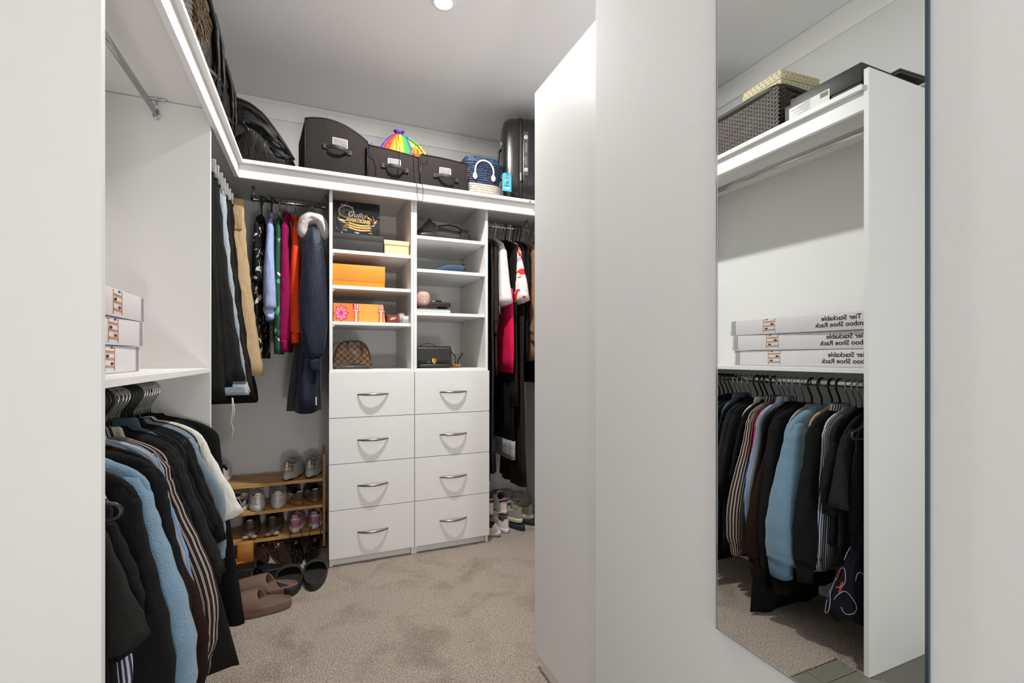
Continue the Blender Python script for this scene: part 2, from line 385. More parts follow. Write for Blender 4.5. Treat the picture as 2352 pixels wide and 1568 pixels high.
# ================================================================ HANGERS AND CLOTHES
def hanger(kind, short, loc, rz, w=.20, z0=-.105, drop=.06, group='coat hangers on the rails'):
    """kind: 'plastic' black tube, 'velvet' slim black with a metal hook, 'white', 'clip' metal skirt hanger"""
    names = {'plastic': 'black plastic tube coat hanger holding the ', 'velvet': 'slim black velvet coat hanger holding the ', 'white': 'white plastic coat hanger holding the ', 'clip': 'chrome clip hanger holding the '}
    t = thing('coat_hanger', names[kind]+short, 'hanger', loc, rz, group)
    hm = {'plastic': BLKP, 'velvet': CHROME, 'white': mat('white_plastic', '#dddad2', rough=.4), 'clip': CHROME}[kind]
    bm_ = {'plastic': BLKP, 'velvet': VELV, 'white': hm, 'clip': CHROME}[kind]
    r = {'plastic': .0042, 'velvet': .0019, 'white': .0036, 'clip': .0019}[kind]
    hr = .029 if kind != 'clip' else .021
    pts = arc((0, 0, -hr+.0165), hr, 200, -35, 14) + [(.006, 0, -.058), (0, 0, -.070), (0, 0, z0+.004)]
    MB().tube(pts, r, 7).build('hook', hm, t)
    m = MB()
    if kind == 'clip':
        m.tube([(-w, 0, z0-.012), (-w, 0, z0), (w, 0, z0), (w, 0, z0-.012)], .002, 7).build('bar', bm_, t)
        for s in (-1, 1):
            c = MB()
            for k in range(5): c.box((s*(w-.006)-.014+k*.006, -.008, z0-.05), (s*(w-.006)-.0105+k*.006, .008, z0+.004))
            c.box((s*(w-.006)-.014, -.006, z0-.045), (s*(w-.006)+.0135, .006, z0-.005))
            c.build('clip', mat('bright_clip', '#d0d1d2', rough=.35, metal=.4), t, smooth=False)
        return t
    e = z0-drop
    if kind == 'velvet':
        pr = [(0, z0+.006), (.03, z0-.002), (w*.5, z0-drop*.35), (w*.85, z0-drop*.8), (w, e-.012), (w*.97, e-.03), (w*.9, e-.034)]
        rings = []
        full = [(-x, z) for x, z in pr[::-1]]+pr[1:]
        m.tube([(x, 0, z) for x, z in full], [(.007, .0022)]*len(full), 6)
        m.tube([(-w*.9, 0, e-.034), (w*.9, 0, e-.034)], (.004, .002), 6)
    else:
        rt = [(w-.015+.0145*cos(R(a_)), e-.008+.0145*sin(R(a_))) for a_ in (62, 40, 18, -5, -28, -52, -90)]
        full = [(-x, z) for x, z in rt[::-1]]+[(-.03, z0), (0, z0+.004), (.03, z0)]+rt+[(0, e-.0225)]
        m.tube([(x, 0, z) for x, z in full], .0042, 7, closed=True)
    m.build('shoulder_bar', bm_, t); return t

def garment(name, cat, label, loc, rz, m, L=.62, sw=.18, bw=.19, t=.012, sleeve='long', sl=.50, sm=None, neck=None, nm=None, fold=.004, seed=0,
            arm=.058, armt=.018, out=.03, dz=-.108, slope=.08, cuff=None, group='clothes hanging on the rails', hems=None, xo=0., drift=0., cuffw=.035, lowt=None, wav=0., nseg=28, armL=True, wave_k=3):
    rnd = random.Random(seed*13+5); g = thing(name, label, cat, loc, rz, group)
    lowt = lowt or t*1.25
    ph = rnd.uniform(0, 6); ph2 = rnd.uniform(0, 6)
    lv = [(dz+.012, .038, .5)]
    for q in range(9):
        a_ = q/8; lv.append((dz-(slope+.012)*(.42*a_+.58*(1-cos(a_*pi/2))), .05+(sw-.055)*sin(a_*pi/2), min(1, .75+a_*.5)))
    lv.append((dz-slope-.05, sw-.004, 1))
    k = 9; zb = dz-slope-.05
    for i in range(1, k+1):
        u = i/k; lv.append((zb+(dz-L-zb)*u, sw-.006+(bw-sw+.006)*u, 1+u*(lowt/t-1)))
    rings = []
    for z, hw, tf in lv:
        d = min(1, max(0, (dz-z)/L))
        rg = []
        for j in range(nseg):
            a = 2*pi*j/nseg; x = hw*cos(a); x = math.copysign(hw*abs(cos(a))**.75, cos(a)); y = t*tf*math.copysign(abs(sin(a))**.8, sin(a))
            f = fold*(.25+d*1.2)*(sin(x*42+ph+z*3)+.6*sin(x*75+ph2-z*4))
            # scallops at the open ends
            xx = x+xo*d+wav*d*sin(y*120+ph2)
            zz = z+ (.006*sin(x*30+ph) if z < dz-L+.01 else 0)
            rg.append((xx, y+f+drift*d, zz))
        rings.append(rg)
    b = MB().loft(rings).build('torso', m, g)
    sm = sm or m; zs = dz-slope
    if sleeve:
        for s in (1, -1):
            if s < 0 and not armL: continue
            P = [(sw-.066, zs+.014, .010, .5), (sw-.046, zs+.006, .026, .65)]
            if sleeve == 'long':
                for f, g_, h in ((.03, .0, .72), (.10, .06, .92), (.2, .2, 1.0), (.34, .48, 1.0), (.5, .8, .97), (.66, 1., .9), (.80, 1.0, .8), (.88, .95, .74)):
                    hw = arm*h; P.append((sw+out*g_-hw, zs-sl*f, hw, .75+.5*min(1, f*1.6)))
                C = [(sw+out*.9-cuffw*1.1, zs-sl*.90, cuffw*1.1, .95), (sw+out*.8-cuffw, zs-sl, cuffw, .85)]
            else:
                for f, g_, h in ((.05, .0, .8), (.2, .12, 1.0), (.45, .4, 1.1), (.75, .75, 1.2), (1., 1., 1.25)):
                    hw = arm*h; P.append((sw+out*g_-hw, zs-sl*f, hw, .8+.5*f))
                C = []
            if not cuff: P = P+C; C = []
            def mk(PP, nm_, mm, par, rib=0):
                # refine with a smooth interpolation
                Q = []
                for i in range(len(PP)-1):
                    for q in range(3 if not rib else 2):
                        u = q/(3 if not rib else 2); Q.append(tuple(PP[i][c]*(1-u)+PP[i+1][c]*u for c in range(4)))
                Q.append(PP[-1]); rings = []
                for i, (x, z, hw, tf) in enumerate(Q):
                    a_, c_ = Q[max(i-1, 0)], Q[min(i+1, len(Q)-1)]
                    tx, tz = c_[0]-a_[0], c_[1]-a_[1]; l = math.hypot(tx, tz) or 1; tx, tz = tx/l, tz/l
                    ax = V((-tz, 0, tx)); d = i/len(Q); rg = []
                    if rib: tf *= 1
                    for j in range(18):
                        a = 2*pi*j/18; u = hw*math.copysign(abs(cos(a))**.85, cos(a)); v = armt*tf*math.copysign(abs(sin(a))**.85, sin(a))
                        v += fold*.7*sin(u*60+ph+i*.35+s)*(.3+d); wr = (.0035 if not rib else 0)*sin(i*1.9+ph+cos(a)*1.5)*(.2+d)
                        p = V((x, drift*d*.5, z))+ax*(u*(1+wr*12))+V((0, v, 0)); rg.append((s*p.x, p.y, p.z))
                    rings.append(rg)
                return fixn(MB().loft(rings).build(nm_, mm, par))
            so = mk(P, 'sleeve', sm, g)
            if cuff: mk([P[-1]]+C, 'cuff', cuff, so, 1)
    nm = nm or m
    if neck == 'collar':
        rr = [ell((0, 0, dz+zz), (1, 0, 0), (0, 1, 0), a, b_, 20) for a, b_, zz in ((.066, t*1.05, -.012), (.062, t*1.3, .002), (.056, t*1.35, .022), (.05, t*1.1, .026), (.048, t*.7, .012))]
        MB().loft(rr).build('collar', nm, g)
    elif neck == 'rib':
        rr = [ell((0, 0, dz+zz), (1, 0, 0), (0, 1, 0), a, b_, 20) for a, b_, zz in ((.085, t*1.15, -.022), (.078, t*1.25, -.006), (.068, t*1.2, .008), (.058, t*.8, .010))]
        MB().loft(rr).build('neckband', nm, g)
    return g

def trousers(name, cat, label, loc, rz, m, L=1.0, wt=.17, wb=.2, t=.014, x0=0., xb=.03, wm=None, fold=.005, seed=0, z0=-.13, legs=2, hem=None, flare=0, group='trousers hanging on the corner rail', hl=.05):
    g = thing(name, label, cat, loc, rz, group); rnd = random.Random(seed*7+1)
    rr = [ell((x0, 0, z0+zz), (1, 0, 0), (0, 1, 0), a, t*1.1, 24, 3) for a, zz in ((wt, 0), (wt+.002, -.002), (wt+.003, -.036), (wt, -.038))]
    MB().loft(rr).build('waistband', wm or m, g)
    for k in range(legs):
        oy = (k-.5*(legs-1))*t*1.1; ph = rnd.uniform(0, 6)
        def part(u0, u1, nme, mm, par, ex=0):
            rings = []; n = 14 if u1-u0 > .2 else 3
            for i in range(n+1):
                u = u0+(u1-u0)*i/n; z = z0-.036-(L-.036)*u
                hw = wt+(wb-wt)*u**1.3+ex; cx = x0+xb*u**1.4; rg = []
                for j in range(26):
                    a = 2*pi*j/26; x = hw*math.copysign(abs(cos(a))**.75, cos(a)); y = (t*(.6+.5*u)+ex)*math.copysign(abs(sin(a))**.8, sin(a))
                    f = fold*(.2+u)*(sin(x*38+ph)+.5*sin(x*80+ph*2+z*3))
                    rg.append((cx+x+(.004*sin(z*35+ph) if abs(cos(a)) > .9 else 0), oy*(1+flare*u)+y+f, z+(.01*k if u > .9 else 0)))
                rings.append(rg)
            return MB().loft(rings).build(nme, mm, par)
        lo = part(0, 1-(hl/L if hem else 0), 'trouser_leg', m, g)
        if hem: part(1-hl/L, 1, 'hem', hem, lo, .002)
    return g

K = {  # fabrics
 'black': BLK, 'black2': fab('#171717'), 'char': fab('#1f1f1e'), 'ink': fab('#0e1017'), 'white': fab('#d3d0c9', var=.04), 'brown': fab('#33231e'), 'dkbrown': fab('#241b18'),
 'denim': mat('denim_light', '#7d8b95', rough=.9, var=.22, vs=260, bump=.5, bs=500, spec=.2), 'denimhem': mat('denim_faded', '#9da8b0', rough=.9, var=.3, vs=70, bump=.5, bs=300, spec=.2),
 'denim2': mat('denim_grey', '#4d6070', rough=.9, var=.25, vs=120, bump=.5, bs=500, spec=.2),
 'sky': mat('sky_wool', '#6f8da3', rough=1, var=.2, vs=180, bump=.9, bs=260, sheen=.25, spec=.1), 'skyrib': mat('sky_rib', '#648096', rough=1, var=.1, bump=.8, bs=180, spec=.1),
 'oat': mat('oatmeal_knit', '#a8a79c', rough=1, var=.2, vs=160, bump=.9, bs=240, spec=.1), 'beige': fab('#c9ae8a'), 'cream': fab('#d8d2bf'), 'red': fab('#c81f30'),
 'choc': mat('brown_knit', '#291b15', rough=1, var=.2, vs=160, bump=.9, bs=240, spec=.1),
 'stripe': stripes('brown_cream_stripe', [(0, '#2b1f1e'), (.52, '#e2d6c8'), (.62, '#2b1f1e'), (.74, '#e2d6c8'), (.84, '#2b1f1e')], .0125),
 'blue_stripe': stripes('blue_white_stripe', [(0, '#7c97bd'), (.45, '#c9cdd0'), (.62, '#8ea6c6'), (.72, '#cfc8b4'), (.82, '#c5cacf')], .034),
 'bw': stripes('navy_white_stripe', [(0, '#c4c7cd'), (.5, '#343d55')], .009), 'bwfine': stripes('fine_dark_stripe', [(0, '#bdbdbd'), (.25, '#1a1c22')], .007),
}
XRAIL, ZRAIL = -.555, 1.015
def left(y, kind, short, cat, name, m, hang=True, **kw):
    """hang one garment on the packed lower rail, its front edge towards the room"""
    rz = kw.pop('rz', random.Random(int(y*1000)).uniform(-.035, .035))
    w = kw.get('sw', .2)
    hanger(kind, short, (XRAIL, y, ZRAIL), rz, w=kw.pop('hw', w-.022), drop=kw.get('slope', .08)-.018)
    kw['L'] = kw['L']*1.0
    return garment(name, cat, kw.pop('label', short+kw.pop('where', ' on the packed left rail')), (XRAIL, y, ZRAIL), rz, m, seed=int(y*1000), group='clothes on the packed left rail', **kw)
left(2.055, 'velvet', 'long black dress at the far end', 'dress', 'long_dress', K['black'], L=.80, sleeve=None, sw=0.215, bw=.25, t=.011, xo=.05)
left(2.028, 'velvet', 'black halter top second from the far end', 'top', 'halter_top', K['ink'], L=.55, sleeve=None, sw=0.172, bw=.19, t=.010)
left(2.002, 'velvet', 'black blouse third from the far end', 'top', 'blouse', K['black2'], L=.60, sleeve='short', sl=.16, sw=0.167, out=0.055, t=.010, armt=.011)
left(1.976, 'velvet', 'black jersey top just beyond the white tee', 'top', 'jersey_top', K['black'], L=.62, sleeve='long', sl=.5, sw=0.167, out=0.055, t=.010, armt=.011)
left(1.950, 'velvet', 'white short sleeve tee', 't-shirt', 't_shirt', K['white'], L=.60, sleeve='short', sl=.29, sw=.195, out=.115, t=.016, armt=.018, arm=.05)
left(1.922, 'velvet', 'dark brown cardigan beside the white tee', 'cardigan', 'cardigan', K['dkbrown'], L=.66, sleeve='long', sl=.5, sw=.18, out=.075, t=.010, armt=.011)
left(1.898, 'velvet', 'pale denim shirt with frayed elbow cuffs', 'shirt', 'denim_shirt', K['denim'], L=.62, sleeve='long', sl=.46, sw=.18, out=.082, t=.010, armt=.012, arm=.038, cuff=K['denimhem'], cuffw=.040)
left(1.872, 'plastic', 'pale denim shirt with short turned cuffs', 'shirt', 'denim_shirt', K['denim'], L=.58, sleeve='long', sl=.31, sw=.18, out=.085, t=.010, armt=.012, arm=.038, cuff=K['denimhem'], cuffw=.040)
left(1.845, 'plastic', 'black boxy tee in front of the denim shirts', 't-shirt', 't_shirt', K['black'], L=.66, sleeve='short', sl=.30, sw=.18, out=.08, t=.011, armt=.014, arm=.05)
left(1.816, 'plastic', 'charcoal oversized tee with wide sleeves', 't-shirt', 't_shirt', K['ink'], L=.68, sleeve='short', sl=.33, sw=.182, out=.10, t=.012, armt=.016, arm=.055)
left(1.790, 'plastic', 'black polo with soft sleeves', 'shirt', 'polo_shirt', K['black2'], L=.66, sleeve='short', sl=.28, sw=0.182, out=0.082, t=.011, armt=.013, neck='collar')
left(1.762, 'velvet', 'long black skirt dress hanging almost to the carpet', 'dress', 'long_dress', K['char'], L=.80, sleeve=None, sw=0.172, bw=.27, t=.011, xo=.05)
left(1.735, 'velvet', 'grey blue denim jacket with raised collar', 'jacket', 'denim_jacket', K['denim2'], L=.55, sleeve='long', sl=.48, sw=.135, out=.05, t=.012, neck='collar', armt=.011, dz=-.100, arm=.045)
left(1.708, 'velvet', 'black tee nearer than the denim jacket', 't-shirt', 't_shirt', K['ink'], L=.66, sleeve='short', sl=.27, sw=.18, out=.08, t=.011, armt=.012)
left(1.676, 'velvet', 'charcoal tee with long wide sleeves', 't-shirt', 't_shirt', K['char'], L=.70, sleeve='short', sl=.38, sw=.185, out=.115, t=.016, armt=.022, arm=.055)
left(1.640, 'plastic', 'black sweatshirt just beyond the cream shirt', 'sweatshirt', 'sweatshirt', K['black2'], L=.68, sleeve='short', sl=.34, sw=.18, out=.10, t=.014, armt=.020, arm=.055)
left(1.610, 'plastic', 'cream satin shirt peeking out at the collar', 'shirt', 'satin_shirt', K['cream'], L=.5, sleeve='short', sl=.15, sw=.15, out=.02, t=.009, armt=.010, neck='collar', dz=-.11)
left(1.586, 'plastic', 'black tee between cream and striped shirts', 't-shirt', 't_shirt', K['black'], L=.70, sleeve='short', sl=.28, sw=.18, out=.075, t=.011, armt=.013)
left(1.548, 'plastic', 'brown and cream striped shirt', 'shirt', 'striped_shirt', K['stripe'], L=.60, sleeve='long', sl=.60, sw=.183, out=.115, t=.018, armt=.026, arm=.06, neck='collar', dz=-.100, cuffw=.045, slope=.075)
left(1.514, 'velvet', 'red tee', 't-shirt', 't_shirt', K['red'], L=.735, sleeve='short', sl=.2, sw=.180, out=.03, t=.009, armt=.010, where=' squeezed between two striped shirts')
left(1.492, 'velvet', 'pale blue and white striped shirt', 'shirt', 'striped_shirt', K['blue_stripe'], L=.70, sleeve='long', sl=.50, sw=.182, out=.065, t=.011, armt=.012, arm=.05, neck='collar', dz=-.098)
left(1.466, 'velvet', 'long black wool coat', 'coat', 'long_coat', K['black'], L=.90, sleeve='long', sl=.56, sw=.18, bw=.22, out=.075, t=.012, armt=.014, arm=.06, xo=.03)
left(1.438, 'velvet', 'chocolate brown jumper with ribbed cuffs', 'jumper', 'knit_jumper', K['choc'], L=.62, sleeve='long', sl=.64, sw=.165, out=.125, t=.012, armt=.022, arm=.052, cuff=K['choc'], cuffw=.04)
left(1.402, 'velvet', 'black jumper with a ribbed roll neck', 'jumper', 'knit_jumper', K['black'], L=.80, sleeve='long', sl=.60, sw=.212, out=.055, t=.020, armt=.030, arm=.060, neck='rib')
left(1.368, 'plastic', 'oatmeal grey knitted jumper', 'jumper', 'knit_jumper', K['oat'], L=.58, sleeve='long', sl=.60, sw=.165, out=.06, t=.010, armt=.014, cuff=K['oat'], cuffw=.04)
left(1.325, 'plastic', 'sky blue wool jumper with a thick sleeve', 'jumper', 'knit_jumper', K['sky'], L=.60, sleeve='long', sl=.60, sw=.202, out=.085, t=.026, armt=.050, arm=.068, neck='rib', nm=K['skyrib'], cuff=K['skyrib'], cuffw=.032)
left(1.282, 'plastic', 'beige striped cardigan with gold buttons', 'cardigan', 'cardigan', K['beige'], L=.66, sleeve='long', sl=.5, sw=.165, out=.055, t=.009, armt=.011)
left(1.250, 'plastic', 'black knitted blazer with black and white trim', 'blazer', 'knit_blazer', K['black'], L=.62, sleeve='long', sl=.58, sw=.205, bw=.21, out=.060, t=.022, armt=.030, arm=.062, neck='collar', nm=K['bw'])
left(1.212, 'velvet', 'navy and white striped shirt', 'shirt', 'striped_shirt', K['bw'], L=.62, sleeve='long', sl=.54, sw=.160, out=.045, t=.012, armt=.014, arm=.045, dz=-.105)
left(1.188, 'velvet', 'thin black blouse with fringed hem', 'top', 'blouse', K['bwfine'], L=.60, sleeve=None, sw=.17, bw=.20, t=.009)
left(1.166, 'velvet', 'soft black blouse with crumpled sleeves', 'top', 'blouse', K['black2'], L=.50, sleeve='long', sl=.30, sw=.18, out=.05, t=.011, armt=.016, arm=.052, fold=.006, cuffw=.05)
left(1.136, 'plastic', 'black crumpled puff sleeve top', 'top', 'puff_sleeve_top', K['char'], L=.52, sleeve='short', sl=.27, sw=.17, out=.085, t=.013, armt=.026, arm=.052, fold=.009)
left(1.098, 'velvet', 'black blouse hanging nearest to the end panel', 'top', 'blouse', K['black'], L=.48, sleeve='long', sl=.4, sw=.16, out=.03, t=.012, armt=.016)
# long printed gown low in the corner by the end panel
gm = fab('#10131d')
g = left(1.066, 'plastic', 'navy gown with white line drawings', 'dress', 'printed_gown', gm, L=.50, sleeve=None, sw=.15, bw=.16, t=.008, hw=.222, rz=.02)
LW = mat('print_white', '#a9acb2', rough=.8); LR = mat('print_red', '#8f241d', rough=.8)
def gr(z):   # skirt section: half width along x, half depth along y
    u = (-.50-z)/.34; return (.16+.065*u, .008+.070*max(0, u)**.6)
rings = []
for i in range(13):
    z = -.50-.34*i/12; a_, b_ = gr(z)
    rings.append([(.03*i/12+a_*cos(2*pi*j/48)*(1+.03*sin(j*1.7)), .055*i/12+b_*sin(2*pi*j/48)*(1+.05*sin(j*2.3)), z+(.02*sin(2*pi*j/48)+.01*sin(j*.9) if i == 12 else 0)) for j in range(48)])
sk = MB().loft(rings).build('skirt', gm, g)
rnd = random.Random(5)
def onskirt(a, z, l=.003):
    A, B = gr(z); i = (-.50-z)/.34; return V((.03*i+(A*1.03+l)*cos(a), .055*i+(B*1.05+l)*sin(a), z))
for k, (a0, z0, s0) in enumerate(((.1, -.70, .045), (.75, -.74, .05), (-.35, -.78, .05), (.35, -.80, .045), (1.1, -.66, .04), (-.7, -.70, .04), (.55, -.62, .03))):
    pts = [onskirt(a0+s0*6*cos(R(t_))*(1+.2*sin(k+R(t_)*2)), z0+s0*.8*sin(R(t_)*(1+.1*k))) for t_ in range(0, 300, 20)]
    MB().tube(pts, .0011, 5).build('line_drawing', LW, sk)
for k, (a0, z0) in enumerate(((.30, -.70), (.48, -.69), (.62, -.70), (-.1, -.73))):
    P = [onskirt(a0+.06*cos(2*pi*i/12)*(1+.4*sin(i)), z0+.022*sin(2*pi*i/12), .002) for i in range(12)]
    Q = [p+V((.002, .001, 0)) for p in P]; fixn(MB().loft([P, Q]).build('red_motif', LR, sk, smooth=False))
# ---------------------------------------------------------------- corner rail along the left wall
def corner(y, short, name, m, cat='trousers', kind='clip', w=.168, x0=0., **kw):
    rz = random.Random(int(y*999)).uniform(-.03, .03)
    hanger(kind, short, (-.555, y, 2.005), rz, w=w, z0=-.085)
    return trousers(name, cat, short+' on the corner rail', (-.555, y, 2.005), rz, m, seed=int(y*100), x0=x0, **kw)
corner(2.21, 'wide black trousers nearest the end panel', 'wide_trousers', K['black2'], L=.95, wt=.165, wb=.19, xb=.02, z0=-.11, t=.016)
corner(2.28, 'black tailored trousers behind the wide pair', 'tailored_trousers', K['black'], L=.90, wt=.165, wb=.19, xb=.035, z0=-.11, t=.016)
corner(2.36, 'black flared trousers before the jeans', 'flared_trousers', K['char'], L=.88, wt=.165, wb=.21, xb=.05, z0=-.11, t=.016)
corner(2.43, 'pale blue jeans with a ragged hem', 'jeans', mat('jeans_blue', '#87929b', rough=.9, var=.25, vs=90, bump=.5, bs=400, spec=.2), L=.955, wt=.16, wb=.21, xb=.06, z0=-.10, t=.014, hem=K['denimhem'])
corner(2.50, 'faded light jeans with a bright waistband', 'jeans', mat('jeans_faded', '#9ea8ae', rough=.9, var=.25, vs=90, bump=.5, bs=400, spec=.2), L=.86, wt=.165, wb=.20, xb=.045, z0=-.11, t=.014)
corner(2.57, 'brown black trousers between jeans and cargos', 'trousers', K['dkbrown'], L=.96, wt=.17, wb=.21, xb=.06, z0=-.11, t=.015)
corner(2.64, 'black cargo trousers with side pockets', 'cargo_trousers', K['black'], L=1.0, wt=.175, wb=.215, xb=.06, z0=-.11, t=.017)
g = corner(2.73, 'tan cotton cargo trousers', 'cargo_trousers', fab('#b59a77', var=.08), L=.90, wt=.18, wb=.20, xb=.07, z0=-.08, t=.017, x0=.03, legs=2)
rbox('cargo_pocket', (.10, -.026, -.24), (.205, .026, -.12), fab('#a88d6b', var=.08), g, r=.004)
corner(2.81, 'olive grey trousers behind the tan cargos', 'trousers', fab('#5d564a'), L=.85, wt=.17, wb=.19, xb=.05, z0=-.10, t=.014)
corner(2.88, 'dark long trousers deepest on the rail', 'trousers', K['ink'], L=1.02, wt=.17, wb=.20, xb=.06, z0=-.11, t=.014)
# loose threads from the ragged jeans
t = tag(MB().tube([(-.32, 2.20, .955), (-.318, 2.20, .90), (-.325, 2.20, .86), (-.316, 2.20, .83), (-.322, 2.2, .78)], .0018, 5).tube([(-.318, 2.20, .955), (-.312, 2.2, .90), (-.320, 2.2, .85)], .0018, 5).build('drawstring', fab('#d6d0c2'), None), 'cream drawstring dangling below the black trousers', 'drawstring')
# folded pale denim hem showing under the black trousers
# ---------------------------------------------------------------- back rail, left alcove
def backr(x, kind, short, cat, name, m, zr=2.005, y=2.95, grp='clothes on the left alcove rail', dy=0, **kw):
    rz = -pi/2+random.Random(int(x*999)+3).uniform(-.04, .04)+kw.pop('turn', 0)
    hanger(kind, short, (x, y, zr), rz, w=kw.get('sw', .2)-.022, drop=kw.get('slope', .08)-.018, group='hangers on the back rails')
    return garment(name, cat, short, (x, y, zr), rz, m, seed=int(x*1000)+77, group=grp, **kw)
floral = blotch('floral_dark', '#0d0d10', [('#cfc5b8', .60, 1), ('#8f6f66', .66, 1.4)], 16)
backr(-.285, 'plastic', 'black shirt printed with pale flowers', 'shirt', 'floral_shirt', floral, L=.78, sleeve='short', sl=.3, sw=.2, out=.0, t=.018, armt=.02)
backr(-.235, 'plastic', 'lavender blue shirt with rolled sleeve', 'shirt', 'rolled_sleeve_shirt', fab('#9aa9cf', var=.05), L=.58, sleeve='long', sl=.50, sw=.2, out=.03, t=.014, armt=.024, arm=.05, neck='collar', cuff=fab('#aab7db', var=.05), cuffw=.06)
green = blotch('green_leaf_print', '#235339', [('#4fa882', .63, 1), ('#e6e2d4', .70, .7)], 11)
backr(-.195, 'velvet', 'green shirt with leaf print near the hem', 'shirt', 'leaf_print_shirt', fab('#2a5b3e', var=.1), L=.74, sleeve='long', sl=.68, sw=.2, out=.01, t=.014, armt=.018, cuff=green, sm=green)
backr(-.160, 'velvet', 'magenta long sleeve shirt', 'shirt', 'magenta_shirt', fab('#8c0b4a', var=.08), L=.66, sleeve='long', sl=.68, sw=.2, out=.015, t=.017, armt=.026, arm=.052, neck='collar', dz=-.095, cuffw=.045)
backr(-.114, 'velvet', 'bright orange red shirt', 'shirt', 'orange_shirt', fab('#e04420', var=.08), L=.60, sleeve='long', sl=.62, sw=.2, out=.015, t=.018, armt=.024, arm=.05, neck='collar', dz=-.11, cuffw=.038)
NAVY = mat('navy_plush', '#0d162a', rough=.55, var=.6, vs=22, bump=.22, bs=120, wrinkle=.35, sheen=.12, spec=.3)
hanger('velvet', 'navy plush hooded robe', (-.025, 2.95, 2.005), -pi/2, w=.2, group='hangers on the back rails')
g = garment('hooded_robe', 'robe', 'navy plush robe with a fluffy white lined hood', (-.022, 2.93, 2.005), -pi/2+.03, NAVY, L=1.06, sw=.17, bw=.24, t=.036, sleeve=None, sl=.78, fold=.010, seed=9, arm=.075, armt=.056, out=.07, slope=.09, dz=-.12, cuff=NAVY, cuffw=.045, lowt=.075, drift=-.045, armL=False, group='clothes on the left alcove rail')
FLEECE = mat('sherpa_fleece', '#bdb5b2', rough=1, var=.14, vs=40, bump=1., bs=70, spec=.1)
rr = random.Random(4); m_ = MB()
for i in range(19):       # hood: a fleecy crescent draped over the neck
    pass
rings = []
for i in range(15):
    a = R(-28+236*i/14); c = V((.19+.0*cos(a), -.002+.056*cos(a), -.155-.055+.078*sin(a)))
    rad = .033*(.55+.45*sin(pi*i/14)**.5) if i not in (0, 14) else .008
    rad = max(rad, .008); tn = V((0, -sin(a), cos(a)))
    ax = V((1, 0, 0)); ay = tn.cross(ax)
    rg = []
    for j in range(18):
        b = 2*pi*j/18; k = rad*(1+.2*rr.uniform(-1, 1)); rg.append(c+ax*k*1.6*cos(b)+ay*k*sin(b))
    rings.append(rg)
fixn(MB().loft(rings).build('hood_lining', FLEECE, g, sub=1))
def drape(rows, name, par, amp=.004):
    rings = []
    for zz, x, ry, rx in rows:
        rings.append([(x+rx*cos(2*pi*j/30)+amp*.6*sin(j*1.1+zz*20), ry*sin(2*pi*j/30)+amp*sin(j*1.3+zz*14), zz) for j in range(30)])
    return fixn(MB().loft(rings).build(name, NAVY, par, sub=1))
sl_ = drape(((-.165, .175, .012, .012), (-.18, .19, .028, .022), (-.22, .205, .042, .032), (-.30, .215, .052, .040), (-.42, .225, .060, .044), (-.55, .232, .074, .046), (-.68, .238, .076, .046), (-.80, .238, .062, .044), (-.87, .232, .046, .036), (-.885, .23, .040, .032)), 'draped_sleeve', g)
drape(((-.885, .23, .036, .030), (-.91, .228, .036, .030), (-.955, .226, .032, .026), (-.957, .226, .028, .022)), 'cuff', sl_, .001)
# small white care tag at the robe hem
box('care_tag', (.20, -.02, -1.145), (.2015, .015, -1.10), mat('label_white', '#e3e1dc', rough=.7), g)
# ---------------------------------------------------------------- back rail, right section
G2 = 'clothes on the right back rail'
def rr_(x, kind, short, cat, name, m, **kw): return backr(x, kind, short, cat, name, m, grp=G2, **kw)
rr_(.985, 'velvet', 'long black dress against the drawer tower', 'dress', 'long_dress', K['black'], L=1.55, sleeve=None, sw=.20, bw=.23, t=.014, lowt=.02)
rr_(1.026, 'plastic', 'black satin gown with gathered skirt', 'dress', 'satin_gown', mat('black_satin', '#0f0f10', rough=.38, var=.1, bump=.2, bs=60), L=1.50, sleeve='short', sl=.5, sw=.2, out=.0, bw=.25, t=.014, lowt=.022, armt=.017, fold=.007)
rr_(1.055, 'velvet', 'dark brown knit dress', 'dress', 'knit_dress', K['brown'], L=.9, sleeve='long', sl=.55, sw=.19, out=.01, t=.012, armt=.016)
rr_(1.080, 'velvet', 'grey shimmering top beside the orange print blouse', 'top', 'shimmer_top', fab('#6f7780', rough=.4), L=.5, sleeve=None, sw=.17, t=.010)
rr_(1.108, 'white', 'white blouse with orange and black flowers', 'top', 'floral_blouse', blotch('orange_floral', '#d8d3cd', [('#d96a2c', .68, .8), ('#39403a', .66, 1.6), ('#8b8f90', .72, 1)], 9), L=.45, sleeve='short', sl=.36, sw=.18, out=.09, t=.016, armt=.032, arm=.055, fold=.006)
PINK = fab('#d4154d', var=.05)
g = thing('pink_dress', 'hot pink strappy dress between the black dresses', 'dress', (1.150, 2.95, 2.005), -pi/2, G2)
hanger('velvet', 'hot pink strappy dress', (1.150, 2.95, 2.005), -pi/2, w=.17, group='hangers on the back rails')
MB().loft([ell((0, 0, z), (1, 0, 0), (0, 1, 0), a, b, 24, 2.6) for z, a, b in ((-.12, .03, .006), (-.25, .06, .008), (-.41, .10, .009), (-.45, .21, .018), (-.50, .215, .021), (-.60, .215, .023), (-.7, .222, .024), (-.8, .225, .024), (-.9, .222, .022), (-.985, .215, .02))]).build('skirt_panel', PINK, g)
MB().loft([ell((0, 0, -.525-.005*i), (1, 0, 0), (0, 1, 0), .2165, .0235, 24, 2.6) for i in (0, 1)]).build('seam_band', fab('#c11246', var=.05), g)
rr_(1.185, 'plastic', 'long black dress right of the pink skirt', 'dress', 'long_dress', K['black2'], L=1.1, sleeve=None, sw=.2, bw=.21, t=.014)
